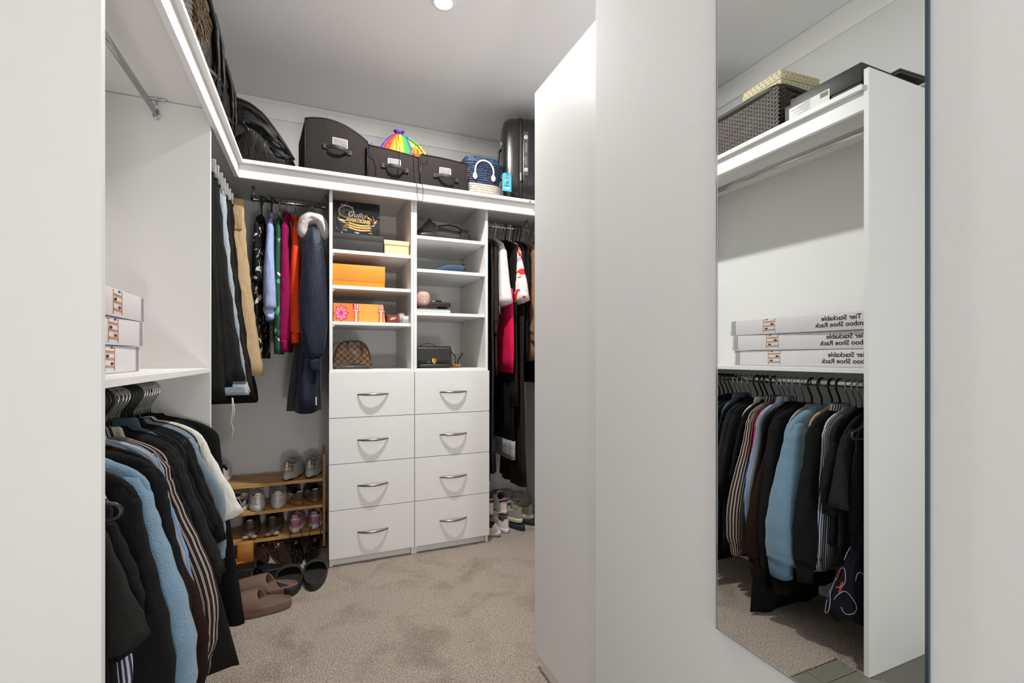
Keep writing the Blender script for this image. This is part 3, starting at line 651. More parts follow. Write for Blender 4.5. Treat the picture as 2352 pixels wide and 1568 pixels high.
rr_(1.168, 'velvet', 'black dress with a silver lace hem', 'dress', 'lace_hem_dress', K['black'], L=1.33, sleeve=None, sw=.17, bw=.18, t=.010)
g = USED and [o for o in bpy.data.objects if o.get('label') == 'black dress with a silver lace hem'][0]
MB().loft([[(x*.182, .02*math.copysign(1, s)*abs(s)**.5+.003*sin(x*40), z) for x, s in [(cos(2*pi*j/40), sin(2*pi*j/40)) for j in range(40)]] for z in (-1.43, -1.47, -1.51, -1.55)]).build('lace_hem', mat('silver_lace', '#9b9b9b', rough=.6, var=.6, vs=220, bump=1, bs=200), g)
rr_(1.215, 'white', 'white top with red poppies', 'top', 'poppy_top', blotch('poppy_print', '#d5d2cf', [('#cf2f1e', .54, .8), ('#a3a0a6', .66, .7)], 8), L=.40, sleeve='short', sl=.34, sw=.18, out=.10, t=.014, armt=.030, arm=.055, fold=.006)
rr_(1.240, 'plastic', 'dark brown maxi dress reaching lowest', 'dress', 'maxi_dress', K['dkbrown'], L=1.62, sleeve=None, sw=.19, bw=.20, t=.014, lowt=.03, fold=.008)
rr_(1.265, 'plastic', 'black lace top behind the poppy print', 'top', 'lacy_blouse', K['ink'], L=.8, sleeve='short', sl=.3, sw=.2, out=.0, t=.012, armt=.016)
rr_(1.292, 'plastic', 'purple top near the tan coat', 'top', 'purple_top', fab('#7d3f78'), L=.4, sleeve=None, sw=.17, t=.010)
rr_(1.318, 'velvet', 'tan wool coat hanging beside the cream cardigan', 'coat', 'wool_coat', fab('#83654c'), L=.80, sleeve='long', sl=.60, sw=.2, out=.03, t=.013, armt=.020, cuffw=.045)
rr_(1.352, 'velvet', 'cream knitted cardigan near the side wall', 'cardigan', 'cardigan', fab('#b5a98e'), L=.70, sleeve='long', sl=.55, sw=.195, out=.02, t=.012, armt=.017)
rr_(1.388, 'velvet', 'black ruffled jacket nearest the side wall', 'jacket', 'ruffled_jacket', K['black'], L=.95, sleeve='long', sl=.75, sw=.2, out=.03, t=.014, armt=.026, fold=.010)
# ================================================================ SHOES
def foot(n, L, W, toe=1.0, point=0):
    """outline of a sole, heel at y=0, toe at y=L"""
    out = []
    for j in range(n):
        a = 2*pi*j/n; y = L/2-L/2*cos(a); u = y/L
        w = W/2*(.62+.38*sin(min(1, u*1.25)*pi*.5)) if u < .72 else W/2*(1-.12*((u-.72)/.28)**2)
        e = (1-abs(2*u-1)**(3.2 if u < .5 else 2.6-point))**(.5)
        out.append((math.copysign(1, sin(a))*w*e*(1 if abs(sin(a)) > 1e-6 else 0), y))
    return out
LINER = mat('shoe_lining', '#4a4643', rough=.9)
def sneaker(name, label, loc, rz, upper, sole, L=.275, W=.098, tab=None, stripes_=None, laces=None, liner=None, outsole=None, high=.078, soleh=.028, rot=None, group='shoes on and around the racks', toebox=None, band=None, pods=None, emblem=None, side=1, wavy=0, panel=None, tongue=None, tabh=.3, brand=None, seams=0, wings=None):
    g = thing(name, label, 'shoe', loc, rz, group, rot); n = 36; F = foot(n, L, W)
    sc = lambda k, dz=0: [(x*k, L/2+(y-L/2)*k, dz) for x, y in F]
    def wave(r, amp=.0):
        return [(x, y, z+(wavy*sin(y*75)*(1 if z > .004 else 0))) for x, y, z in r]
    MB().loft([sc(.93, 0), sc(.98, .003), sc(.985, .007)]).build('outsole', outsole or sole, g)
    so = MB().loft([wave(sc(.985, .007)), wave(sc(1.01, .010)), wave(sc(1.015, soleh*.7)), wave(sc(.99, soleh)), wave(sc(.93, soleh+.002))]).build('midsole', sole, g)
    if pods:
        for k, (y, xx) in enumerate(((.026, .021), (.026, -.021))):
            m = MB(); m.lathe([(.0, -.011), (.010, -.009), (.014, -.004), (.014, .004), (.010, .009), (0, .011)], (0, 0, 0), 14)
            o = m.build('heel_pod', pods, g); o.location = (xx, y-.020 if abs(xx) < .03 else y, .016); o.scale = (1.25, 1.1, .95)
    cy, cl, cw = L*.235, L*.20, W*.30          # collar centre / half length / half width
    def S(th, s):
        """upper surface: th angle round the foot (0 = heel), s 0 base .. 1 collar"""
        j = th/(2*pi)*n; i = int(j) % n; f = j-int(j); a, b = F[i], F[(i+1) % n]
        bx, by = a[0]*(1-f)+b[0]*f, a[1]*(1-f)+b[1]*f
        bx *= .955; by = L/2+(by-L/2)*.965
        cx_, cy_ = cw*sin(th)*1.0, cy-cl*cos(th)
        front = max(0, -cos(th)); zc = high*(1-.10*abs(sin(th))) + (.012 if cos(th) > .85 else 0)*1 + front*high*.10
        q = s*pi/2; r = 1-cos(q)**1.0
        k = 1-cos(q)
        k2 = k*(1-.15*sin(pi*s))
        z = soleh+(zc-soleh)*(sin(q)**(.9+.25*front))
        return V((bx+(cx_-bx)*k2, by+(cy_-by)*k2, z))
    ns = 9
    rings = [[S(2*pi*j/n, i/ns) for j in range(n)] for i in range(ns+1)]
    up = fixn(MB().loft(rings, (False, False)).build('upper', upper, g))
    lin_ = liner or LINER
    top = rings[-1]; c = V((0, cy, 0))
    R2 = [top, [V((c.x+(p.x-c.x)*.93, c.y+(p.y-c.y)*.95, p.z+.003)) for p in top], [V((c.x+(p.x-c.x)*.84, c.y+(p.y-c.y)*.9, p.z-.002)) for p in top], [V((c.x+(p.x-c.x)*.86, c.y+(p.y-c.y)*.93, high*.6)) for p in top], [V((c.x+(p.x-c.x)*.9, c.y+(p.y-c.y)*.95, soleh+.006)) for p in top]]
    MB().loft(R2, (False, True)).build('collar_lining', lin_, g)
    def patch(nm, m_, t0, t1, s0, s1, lift=.0012, nu=8, nv=4, par=None):
        def fn(u, v):
            th = t0+(t1-t0)*u; s = s0+(s1-s0)*v; p = S(th % (2*pi), s); q = S(th % (2*pi), min(1, s+.02)); 
            o = V((p.x, p.y-cy, .02)).normalized(); return p+o*lift+V((0, 0, lift*.5))
        return fixn(MB().grid(fn, nu, nv).build(nm, m_, par or up, solid=.0012))
    if tab: patch('heel_tab', tab, -.55, .55, 1-tabh, 1.0)
    if panel: patch('heel_panel', panel, -.75, .75, .12, .55)
    if band: patch('heel_band', band, -.85, .85, .42, .60, .002)
    if toebox: patch('toe_cap', toebox, pi-.75, pi+.75, .02, .42, .001)
    if stripes_:
        for sd in (1, -1):
            for k in range(3):
                a = 1.15+k*.22
                def fn(u, v, a=a, sd=sd):
                    th = (a+u*.10-v*.25)*sd; p = S(th % (2*pi), .08+.72*v); o = V((p.x, 0, .01)).normalized(); return p+o*.0016
                fixn(MB().grid(fn, 1, 6).build('side_stripe', stripes_, up, solid=.001))
    # tongue + laces
    TG = [S(pi, .99)+V((0, .004, 0)), ]
    tp = S(pi, 1.0)
    def fn(u, v):
        x = (u-.5)*.042; y = tp.y+.045-v*.060; z = (S(pi, max(.35, 1-.045/.10*(1-v))).z if v < .8 else high+.012)+.004+v*.012-x*x*6
        return V((x, y, z))
    MB().grid(fn, 5, 5).build('tongue', tongue or upper, g, solid=.004)
    if laces:
        m = MB()
        for k in range(5):
            s = .52+k*.10; y = S(pi, s).y
            zz = S(pi, s).z+.006+(.004 if k > 2 else 0)
            x = .021
            a = (k % 2)*.006
            m.tube([(-x-.003, y, zz-.006), (-x*.6, y-a*.3, zz), (0, y-a, zz+.002), (x*.6, y-a*.3, zz), (x+.003, y, zz-.006)], (.0032, .0014) if False else .0022, 6)
        yk = S(pi, .95).y; zk = high+.012
        for sx in (-1, 1):
            m.tube([(0, yk, zk), (sx*.018, yk+.012, zk+.010), (sx*.036, yk+.006, zk), (sx*.030, yk-.006, zk-.004), (0, yk, zk)], .0017, 5)
            m.tube([(0, yk, zk), (sx*.02, yk-.012, zk), (sx*.042, yk+.004, zk-.018), (sx*.050, yk+.008, zk-.035)], .0017, 5)
        m.build('laces', laces, g)
    if emblem:
        for sd in (1, -1):  # swept flash on the sides
            def fn(u, v):
                th = (1.0+1.25*u)*sd; s = .30+.34*(1-u)**1.6+(v-.5)*.26*(sin(pi*min(1, u*1.1))**.6); p = S(th, s) if sd > 0 else S(2*pi+th, s); o = V((p.x, 0, .01)).normalized(); return p+o*.0018
            fixn(MB().grid(fn, 10, 2).build('side_flash', emblem, up, solid=.001))
    if wings:
        p = S(0, .45); m_ = MB().tube([(.006*cos(2*pi*i/14), p.y-.003, p.z+.004*sin(2*pi*i/14)) for i in range(14)], .0011, 5, closed=True)
        for sx in (-1, 1):
            for q in range(3): m_.tube([(sx*.006, p.y-.003, p.z+.003-q*.003), (sx*(.020-q*.004), p.y-.001, p.z+.008-q*.005)], .0012, 5)
        m_.build('winged_emblem', wings, up)
    if seams:
        sm_ = MB()
        for a_ in (-.32, .32): sm_.tube([S(a_ % (2*pi), .04+.5*i/6)+V((math.copysign(.0006, a_), -.0008, 0)) for i in range(7)], .0008, 4)
        sm_.tube([S((a_*.1) % (2*pi), .56-.14*(1-abs(a_)/9.)**.5+.0)+V((0, -.0008, 0)) for a_ in range(-9, 10)], .0009, 4)
        sm_.tube([S((a_*.1) % (2*pi), .05)+V((0, -.001, .003)) for a_ in range(-14, 15)], .0009, 4)
        sm_.build('seam', mat('seam_grey', '#a09c99', rough=.8), up)
    if brand:
        s_, size, bm, ss = brand; p = S(0, ss)
        text(s_, size, bm, up, 'heel_lettering', (0, p.y-.0035, p.z), (R(78), 0, 0), .0003, 'CENTER')
    return g
def pair(name, label, loc1, loc2, rz1, rz2, **kw):
    sneaker(name, 'left of the pair of '+label, loc1, rz1, **kw); sneaker(name, 'right of the pair of '+label, loc2, rz2, **kw)

# ---- bamboo rack
RX0, RX1, RY0, RY1 = -.70, .046, 2.945, 3.205
t = thing('shoe_rack', 'three tier bamboo shoe rack under the hanging shirts', 'shoe rack', (-.33, 3.07, 0))
for x in (RX0, RX1-.014):
    for y in (RY0, RY1-.016):
        lb = wbox('leg', (x, y, .012), (x+.014, y+.016, .55 if y == RY0 else .56), BAMBOO, t, .002)
        ch(MB().lathe([(.0075, 0), (.0075, .0115)], (x+.007, y+.008, .0005), 10).build('foot', BLKP, None), t)
for z in (.408, .255, .10):
    wbox('front_rail', (RX0+.0145, RY0, z-.014), (RX1-.0145, RY0+.014, z+.004), BAMBOO, t, .002)
    wbox('back_rail', (RX0+.0145, RY1-.0155, z-.014), (RX1-.0145, RY1-.001, z+.004), BAMBOO, t, .002)
    for k in range(9):
        y = RY0+.0165+k*.0255
        wbox('slat', (RX0+.0145, y, z-.004), (RX1-.0145, y+.0205, z+.003), BAMBOO, t, .0015)
    for x in (RX0+.0005, RX1-.0135):
        wbox('side_rail', (x, RY0+.017, z-.012), (x+.012, RY1-.017, z+.002), BAMBOO, t, .002)
wm_ = mat('white_leather', '#d6d1cf', rough=.45, var=.04, bump=.1, bs=200)
sil = mat('silver_foil', '#b9b9b6', rough=.22, metal=.9); mesh = mat('grey_mesh', '#a9a69f', rough=.8, var=.2, vs=300, bump=.4, bs=500)
GUM = mat('gum_rubber', '#8f6132', rough=.5); CREAMR = mat('cream_rubber', '#c9c0a4', rough=.5); BLKR = mat('black_rubber', '#161616', rough=.6)
taupe = mat('taupe_suede', '#5b4a40', rough=.95, var=.12, vs=80); pinkm = mat('pink_suede', '#bb7b9b', rough=.9, var=.1, vs=80); DARK = mat('dark_lining', '#171312', rough=.95)
Z1, Z2, Z3 = .4125, .2595, .1045
kw = dict(upper=mesh, sole=mat('grey_midsole', '#b4afa6', rough=.55), tab=sil, band=sil, outsole=BLKR, laces=mesh, liner=mat('grey_lining', '#8f8b84', rough=.9), wavy=.004, soleh=.034, high=.095, panel=mat('silver_leather', '#b7b0a9', rough=.35, metal=.3), L=.27)
pair('silver_trainer', 'chunky silver grey trainers on the top rack tier', (-.165, 2.945, Z1), (-.045, 2.96, Z1), -.28, -.22, **kw)
kw = dict(upper=wm_, sole=mat('white_rubber', '#cfcbc7', rough=.5), tab=wm_, liner=mat('pale_lining', '#b3afab', rough=.9), laces=wm_, L=.27, high=.088, soleh=.032, brand=('AIR', .010, mat('grey_print', '#8b8885', rough=.6), .62), seams=1)
pair('white_trainer', 'plain white leather trainers on the second tier', (-.30, 2.935, Z2), (-.205, 2.945, Z2), .18, .02, **kw)
sneaker('white_trainer', 'white canvas shoe alone at the left end of the top tier', (-.49, 3.0, Z1), .1, upper=wm_, sole=wm_, laces=wm_, tab=wm_)
kw = dict(upper=taupe, sole=GUM, tab=mat('ivory_leather', '#cfc9b8', rough=.5), stripes_=mat('ivory_leather', '#cfc9b8'), laces=DARK, liner=DARK, L=.27, high=.072, soleh=.024)
pair('striped_trainer', 'taupe suede trainers with three pale stripes and gum soles', (-.085, 2.965, Z2), (-.005, 2.985, Z2), .36, .15, **kw)
kw = dict(upper=mat('black_leather', '#1b1718', rough=.5), sole=wm_, stripes_=wm_, laces=wm_, liner=wm_, L=.26, high=.072)
sneaker('black_striped_trainer', 'black trainer with white stripes and long laces at the left', (-.375, 3.07, Z2), 2.75, **kw)
kw = dict(upper=mat('mocha_mesh', '#4b4038', rough=.7, var=.2, vs=200), sole=mat('clear_taupe_sole', '#6d6258', rough=.25), pods=mat('beige_pod', '#a18d7c', rough=.35), tab=mat('sand_leather', '#8d7f70', rough=.6), panel=mat('mocha_leather', '#4a352c', rough=.6), band=mat('mocha_leather', '#4a352c'), liner=DARK, laces=DARK, L=.28, high=.10, soleh=.036, outsole=BLKR)
pair('mocha_trainer', 'mocha brown bubble heel trainers on the lowest tier', (-.345, 2.945, Z3), (-.235, 2.955, Z3), .05, -.03, **kw)
kw = dict(upper=pinkm, sole=mat('offwhite_rubber', '#d3cdc5', rough=.5), tab=pinkm, panel=pinkm, band=mat('ivory_leather', '#cfc9b8'), liner=mat('pink_lining', '#b9959f', rough=.9), laces=mat('pink_lace', '#c78ba8'), outsole=mat('pink_rubber', '#c65a6c'), L=.265, high=.088, soleh=.030, brand=('NIKE', .013, mat('silver_print', '#cfc6cb', rough=.3), .86))
pair('pink_trainer', 'pink and white leather trainers on the lowest tier', (-.118, 2.95, Z3), (-.018, 2.975, Z3), -.06, -.16, **kw)
# dim shoes on the carpet under the rack
sneaker('grey_canvas_shoe', 'dim pale shoe lying on the carpet beneath the rack', (-.26, 3.10, 0), 1.3, upper=mesh, sole=mesh, laces=mesh, L=.24, high=.06)
sneaker('navy_trainer', 'navy trainer with tan sole on the carpet beneath the rack', (-.08, 3.12, 0), 1.45, upper=mat('navy_canvas', '#1b2233', rough=.8), sole=GUM, laces=DARK, L=.25, high=.07)

# ---- slides
def slide(name, label, loc, rz, m, L=.275, W=.11, soleh=.032, s0=.42, s1=.80, hgt=.062, puffy=0, cup=.010, group='slides on the carpet'):
    g = thing(name, label, 'slide', loc, rz, group); n = 40; F = foot(n, L, W)
    def rg(k, z, lift=0): return [(x*k, L/2+(y-L/2)*(1-(1-k)*.45), z+lift*max(0, .35-y/L)*.8) for x, y in F]
    b = MB().loft([rg(.90, 0), rg(.98, .004), rg(1.0, .012), rg(1.02, soleh*.9), rg(1.0, soleh+cup*.9), rg(.96, soleh+cup), rg(.91, soleh+cup*.5), rg(.84, soleh), rg(.4, soleh-.001)]).build('footbed', m, g)
    def wid(y):
        u = y/L; best = max((abs(x) for x, yy in F if abs(yy-y) < L*.06), default=W/2); return best
    nu, nv = 10, 22
    def fn(u, v):
        y = L*(s0+(s1-s0)*u); a = pi*v; w = wid(y)+.004; h = hgt*(1-.28*u) if not puffy else hgt*(1-.40*u**1.5)
        edge = .022*sin(a)*(1 if u < .5 else -.6)*(1-abs(2*u-1)) if not puffy else 0
        yy = y + (-.02*(1-sin(a)) + .0)*(1-u) + edge*0
        if u == 0: yy += .018*sin(a)
        return V((-w*cos(a)*(1.0 if True else 0), yy, soleh*.75+(h)*abs(sin(a))**.75))
    st_ = MB().grid(fn, nu, nv).build('strap', m, g, solid=.007 if not puffy else .009, sub=1)
    fixn(st_); return g
mauve = mat('mauve_foam', '#6f564b', rough=.75, var=.04, bump=.15, bs=300)
slide('foam_slide', 'mauve brown foam slide nearest the camera on the carpet', (-.105, 2.315, .0), 1.50, mauve, L=.29, W=.115, s0=.42, s1=1.02, hgt=.075, puffy=1, soleh=.036)
slide('foam_slide', 'mauve brown foam slide behind its twin', (-.085, 2.455, .0), 1.44, mauve, L=.29, W=.115, s0=.42, s1=1.02, hgt=.075, puffy=1, soleh=.036)
bf = mat('black_foam', '#1d1c1a', rough=.7, bump=.15, bs=300)
slide('rubber_slide', 'black rubber slide left of the pair by the drawers', (-.112, 2.405, 0), .10, bf, soleh=.036, s0=.56, s1=.93, hgt=.052, puffy=1, W=.128, L=.275, cup=.004)
slide('rubber_slide', 'black rubber slide touching the drawer tower', (-.016, 2.42, 0), -.06, bf, soleh=.036, s0=.56, s1=.93, hgt=.052, puffy=1, W=.118, L=.275, cup=.004)
slide('rubber_flat', 'black rubber flat lying sideways next to the garments, nearer one', (-.165, 2.60, 0), 1.25, BLKP, soleh=.02, s0=.45, s1=.98, hgt=.05, puffy=1, L=.26)
slide('rubber_flat', 'black rubber flat lying sideways behind the other flat', (-.16, 2.71, 0), 1.35, BLKP, soleh=.02, s0=.45, s1=.98, hgt=.05, puffy=1, L=.26)
t = slide('leather_sandal', 'tan leather sandal with a broad strap', (-.30, 2.80, 0), 1.5, mat('tan_leather', '#b5772f', rough=.5), soleh=.02, s0=.5, s1=.85, hgt=.055, L=.25)
rbox('sandal_box', (-.395, 2.86, .001), (-.318, 2.90, .125), mat('tan_leather', '#b5772f'), None, .008)
tag(bpy.data.objects['sandal_box'], 'tan leather sandal sole propped upright beside the brown mules', 'sandal'); bpy.data.objects['sandal_box'].name = 'tan_sandal'

# ---- heels
def heel(name, label, loc, rz, m, inner, L=.235, hh=.075, sling=False, point=1.2, group='heeled shoes on the carpet'):
    g = thing(name, label, 'shoe', loc, rz, group); n = 36; F = foot(n, L, .078, point=point)
    def zc(y):
        u = y/L; return .006+hh*(1-min(1, max(0, u-.12)/.52))**1.5 if u > .12 else .006+hh
    ins = MB().loft([[(x*.93, y, zc(y)-.004) for x, y in F], [(x, y, zc(y)) for x, y in F], [(x*.97, y, zc(y)+.004) for x, y in F], [(x*.8, L/2+(y-L/2)*.92, zc(L/2+(y-L/2)*.92)+.003) for x, y in F]]).build('insole', inner, g)
    MB().loft([ell((0, .030+.012*i, hh*(1-i/4)+.001), (1, 0, 0), (0, 1, 0), .022-.0035*i, .022-.0035*i, 14, 2.6) for i in range(5)]).build('heel', m, g)
    def fn(u, v):
        y = L*(.60+.40*u); a = pi*v; w = max((abs(x) for x, yy in F if abs(yy-y) < L*.05), default=.01)*(1 if u < .95 else .5)+.002
        return V((-w*cos(a), y+(-.014*sin(a) if u == 0 else 0)-.02*(1-sin(a))*(1-u), zc(y)+(.036*(1-u)**.8+.006)*abs(sin(a))**.7))
    fixn(MB().grid(fn, 10, 16).build('vamp', m, g, solid=.0025, sub=1))
    if sling:
        z = hh+.06
        MB().tube([(-.036, L*.60, zc(L*.6)+.012), (-.034, L*.40, hh*.7), (-.030, L*.16, hh+.03), (-.018, -.004, z), (0, -.012, z+.012), (.018, -.004, z), (.030, L*.16, hh+.03), (.034, L*.40, hh*.7), (.036, L*.60, zc(L*.6)+.012)], .0024, 6).build('sling_strap', m, g)
    return g
pat = mat('black_patent', '#0c0b0b', rough=.12, coat=.6); bro = mat('brown_patent', '#2c1d17', rough=.22, coat=.4)
heel('slingback_heel', 'black patent slingback heel on the left in front of the pink trainers', (-.115, 2.985, 0), pi+.10, pat, pat, sling=True)
heel('slingback_heel', 'black patent slingback heel beside the drawer tower', (-.005, 2.985, 0), pi-.14, pat, pat, sling=True)
heel('brown_mule', 'dark brown pointed mule on the left under the rack edge', (-.285, 3.02, 0), pi+.05, bro, bro, point=.8)
heel('brown_mule', 'dark brown pointed mule turned slightly right', (-.215, 2.975, 0), pi+.35, bro, bro, point=.8)

# ---- shoes right of the towers
kwr = dict(group='shoes piled right of the drawers')
wl = wm_
sneaker('low_trainer', 'white trainer tipped on its side against the drawer tower', (1.055, 2.70, .012), .45, upper=wl, sole=wl, tab=wl, laces=wl, rot=(0, R(-28), .45), **kwr)
sneaker('low_trainer', 'white trainer standing upright in the front row', (1.115, 2.735, 0), .05, upper=wl, sole=wl, tab=wl, laces=wl, **kwr)
redk = dict(upper=wl, sole=CREAMR, tab=mat('red_leather', '#8e1d22', rough=.5), band=mat('black_leather', '#1b1718'), laces=DARK, liner=DARK, outsole=mat('red_rubber', '#8e1d22', rough=.6), high=.105, wings=mat('red_print', '#8c3b34', rough=.6), **kwr)
sneaker('red_high_top', 'white and red high top stacked beside the tower', (1.055, 2.85, .085), .12, **redk)
sneaker('red_high_top', 'white and red high top second in the upper row', (1.140, 2.83, .085), -.02, **redk)
gre = dict(upper=mat('grey_leather', '#8d8b84', rough=.7, var=.08), sole=CREAMR, laces=mat('cream_lace', '#b9b095'), liner=mat('sand_lining', '#8d8067', rough=.9), tab=mat('grey_leather', '#8d8b84'), high=.085, L=.29, W=.105, **kwr)
sneaker('grey_runner', 'grey runner with a cream sole in the second place', (1.225, 2.765, .040), .22, **gre)
sneaker('grey_runner', 'grey runner with a cream sole half behind the cupboard', (1.335, 2.83, .030), .42, **gre)
for x, y, a, lb in ((1.23, 2.735, .2, 'navy sole lying under the grey runner'), (1.345, 2.79, .4, 'navy sole lying under the far grey runner')):
    F = foot(30, .28, .10); o = MB().loft([[(px*k, py, z) for px, py in F] for k, z in ((.95, .001), (1, .006), (1, .026), (.94, .030))]).build('navy_slipper', mat('navy_canvas', '#1b2233'), None, loc=(x, y, 0)); o.rotation_euler = (0, 0, a); tag(o, lb, 'slipper', 'shoes piled right of the drawers')
sneaker('black_runner', 'black runner on top of the pile near the wall', (1.06, 3.0, .16), .25, upper=mat('black_leather', '#1b1718'), sole=mat('grey_leather', '#8d8b84'), laces=DARK, liner=DARK, **kwr)
for i, (x, y, z, s) in enumerate(((1.14, 3.06, .10, .075), (1.24, 3.10, .095, .085), (1.33, 3.06, .09, .075))):
    m = MB(); rnd = random.Random(i)
    m.loft([[V((s*1.2*sin(R(180*k/12))*cos(2*pi*j/22)*(1+.08*rnd.uniform(-1, 1)), s*.8*sin(R(180*k/12))*sin(2*pi*j/22)*(1+.08*rnd.uniform(-1, 1)), -s*cos(R(180*k/12)))) for j in range(22)] for k in range(1, 12)])
    o = m.build('fluffy_slipper', mat('grey_fur', '#77726c', rough=1, var=.3, vs=60, bump=1., bs=90), None, loc=(x, y, z), sub=1)
    tag(o, ['grey fluffy slipper leftmost at the back wall', 'grey fluffy slipper in the middle at the back wall', 'grey fluffy slipper rightmost at the back wall'][i], 'slipper', 'fluffy slippers at the back wall')
sneaker('brown_loafer', 'brown topped grey shoe resting on the fluffy slippers', (1.235, 2.98, .075), .3, upper=mat('mid_grey', '#5d6060', rough=.8), sole=mat('tan_edge', '#8f6b49', rough=.6), laces=None, high=.06, **kwr)
# ================================================================ BAGS AND BOXES ON THE TOP SHELVES
NYL = mat('black_nylon', '#1d1b19', rough=.55, var=.2, vs=18, bump=.5, bs=16, wrinkle=.6, spec=.35)
NYL2 = mat('black_webbing', '#121111', rough=.6, bump=.4, bs=300)
NW = mat('storage_fabric', '#262220', rough=.9, var=.1, vs=300, bump=.3, bs=420, wrinkle=.25, spec=.15)
CLEAR = mat('clear_pocket', '#757371', rough=.12, var=.35, vs=30, bump=.6, bs=25, spec=.8)

def lump(rings): return fixn(MB().loft(rings))
# ---- big backpack lying in the corner, seen end on: long low dome sloping to the right
g = thing('large_backpack', 'large black travel backpack lying in the corner of the top shelf', 'backpack', (-.27, 2.85, ZT))
prof = [(-.13, .345), (-.10, .352), (-.04, .335), (.02, .29), (.07, .22), (.115, .15), (.15, .09), (.168, .045)]
def bpx(u):  # height of the bag over x
    x = -.16+.325*u; 
    for i in range(len(prof)-1):
        if prof[i][0] <= x <= prof[i+1][0]:
            f = (x-prof[i][0])/(prof[i+1][0]-prof[i][0]); return prof[i][1]*(1-f)+prof[i+1][1]*f
    return prof[0][1] if x < prof[0][0] else prof[-1][1]
rings = []
for i in range(19):
    u = i/18; x = -.165+.330*u; h = bpx(u)*(.92 if i in (0, 18) else 1); dpt = .20*(.8+.2*sin(pi*u))*(.9 if i in (0, 18) else 1)
    rg = []
    for j in range(24):
        a = 2*pi*j/24; yy = dpt*math.copysign(abs(cos(a))**.6, cos(a)); zz = h/2+h/2*math.copysign(abs(sin(a))**.62, sin(a))
        k = .004*sin(x*70+a*3)+.004*sin(a*5+x*30)
        rg.append((x, yy-.03+k, max(.001, zz+(k if zz > .02 else 0))))
    rings.append(rg)
b = fixn(MB().loft(rings).build('main_bag', NYL, g))
def ridge(name, off, r, par, x0=-.14, x1=.16, y=-.20, m_=NYL2, zf=1., n=14, zo=0):
    pts = []
    for i in range(n+1):
        u = i/n; x = x0+(x1-x0)*u; h = bpx((x+.16)/.325)*zf
        pts.append((x, y+off, max(.008, h+zo)))
    return MB().tube(pts, r, 7).build(name, m_, par)
ridge('zip_piping', .02, .006, g, zf=.93, y=-.20); ridge('zip_piping', .0, .005, g, zf=.80, y=-.225); ridge('zip_piping', -.005, .004, g, zf=.62, y=-.235, x1=.12)
# front pocket bulge
rings = []
for i in range(11):
    u = i/10; x = -.13+.25*u; h = bpx((x+.16)/.325)*.56*(.6+.4*sin(pi*min(1, u*1.2+.1)))
    rings.append([(x, -.195-.05*(.4+.6*sin(pi*u))*max(0, sin(2*pi*j/18))**.7-.01*cos(2*pi*j/18), .004+h/2+h/2*cos(2*pi*j/18)) for j in range(18)])
fixn(MB().loft(rings).build('front_pocket', NYL, g))
MB().tube([(-.145, -.235, .12), (-.09, -.252, .17), (-.03, -.258, .20), (.03, -.25, .18), (.08, -.24, .13)], [(.013, .003)]*5, 8).build('shoulder_strap', NYL2, g)
MB().box((-.018, -.003, -.05), (.018, .003, .045), Matrix.Translation((-.085, -.262, .13)) @ Matrix.Rotation(R(50), 4, 'Y')).build('strap_end', NYL2, g, smooth=False, bevel=.002)
bk = MB().tube([(-.075, -.268, .175), (-.045, -.268, .155), (-.03, -.268, .13)], .0045, 8).tube([(-.066, -.268, .185), (-.055, -.272, .165)], .004, 8).tube([(-.036, -.268, .150), (-.022, -.270, .138)], .004, 8)
bk.build('buckle', mat('gunmetal', '#4d4a47', rough=.3, metal=.8), g)
for zz, x0, x1 in ((.20, -.02, .12), (.14, .02, .145), (.08, .05, .155)):
    MB().tube([(x0, -.235, zz), ((x0+x1)/2, -.245, zz-.02), (x1, -.20, zz*.55)], [(.009, .002)]*3, 6).build('compression_strap', NYL2, g)
# ---- two backpacks along the left shelf
def pack(name, label, y0, y1, xf, h, m_, cy, seed=0):
    g = thing(name, label, 'backpack', (-.5, (y0+y1)/2, ZT)); L_ = (y1-y0)/2; rings = []
    for i in range(15):
        u = -1+2*i/14; k = (1-abs(u)**3.2)**.5 if abs(u) < .999 else .35
        k = max(k, .35); hh = h*(.55+.45*k)*(1-.12*u*cy); w = .15*(.7+.3*k); rg = []
        for j in range(22):
            a = 2*pi*j/22; xx = w*math.copysign(abs(cos(a))**.65, cos(a)); zz = hh/2+hh/2*math.copysign(abs(sin(a))**.7, sin(a))
            n_ = .006*sin(u*9+a*4+seed)+.004*sin(a*7+seed)
            rg.append((xx+n_+(xf+.5-.15)*1.0, u*L_, max(.001, zz+n_)))
        rings.append(rg)
    fixn(MB().loft(rings).build('main_bag', m_, g)); X = xf+.5
    for k, (zz, r) in enumerate(((.86, .006), (.66, .005))):
        MB().tube([(X-.15+.15*(.7+.3*(1-abs(u)**3.2)**.5)*(.80 if zz > .8 else .98), u*L_, h*zz*(.55+.45*(1-abs(u)**3.2)**.5)) for u in [-.9+.15*i for i in range(13)]], r, 6).build('zip_piping', NYL2, g)
    # padded straps draped over the room side
    for s in (-.35, .25):
        MB().tube([(X-.08, s*L_, h*1.0), (X-.01, s*L_, h*.93), (X+.012, s*L_+.02, h*.7), (X+.014, s*L_+.05, h*.42), (X+.006, s*L_+.06, h*.15)], [(.008, .024), (.010, .028), (.010, .028), (.008, .024), (.004, .012)], 9).build('shoulder_strap', NYL, g)
    MB().tube([(X-.0, -.7*L_, h*.25), (X+.012, -.2*L_, h*.3), (X+.012, .4*L_, h*.27), (X, .8*L_, h*.2)], [(.010, .002)]*4, 6).build('compression_strap', NYL2, g)
    MB().tube([(X+.014, .1*L_-.02, h*.33), (X+.018, .1*L_+.03, h*.32)], .004, 6).build('buckle', mat('gunmetal', '#4d4a47', rough=.3, metal=.8), g)
    return g
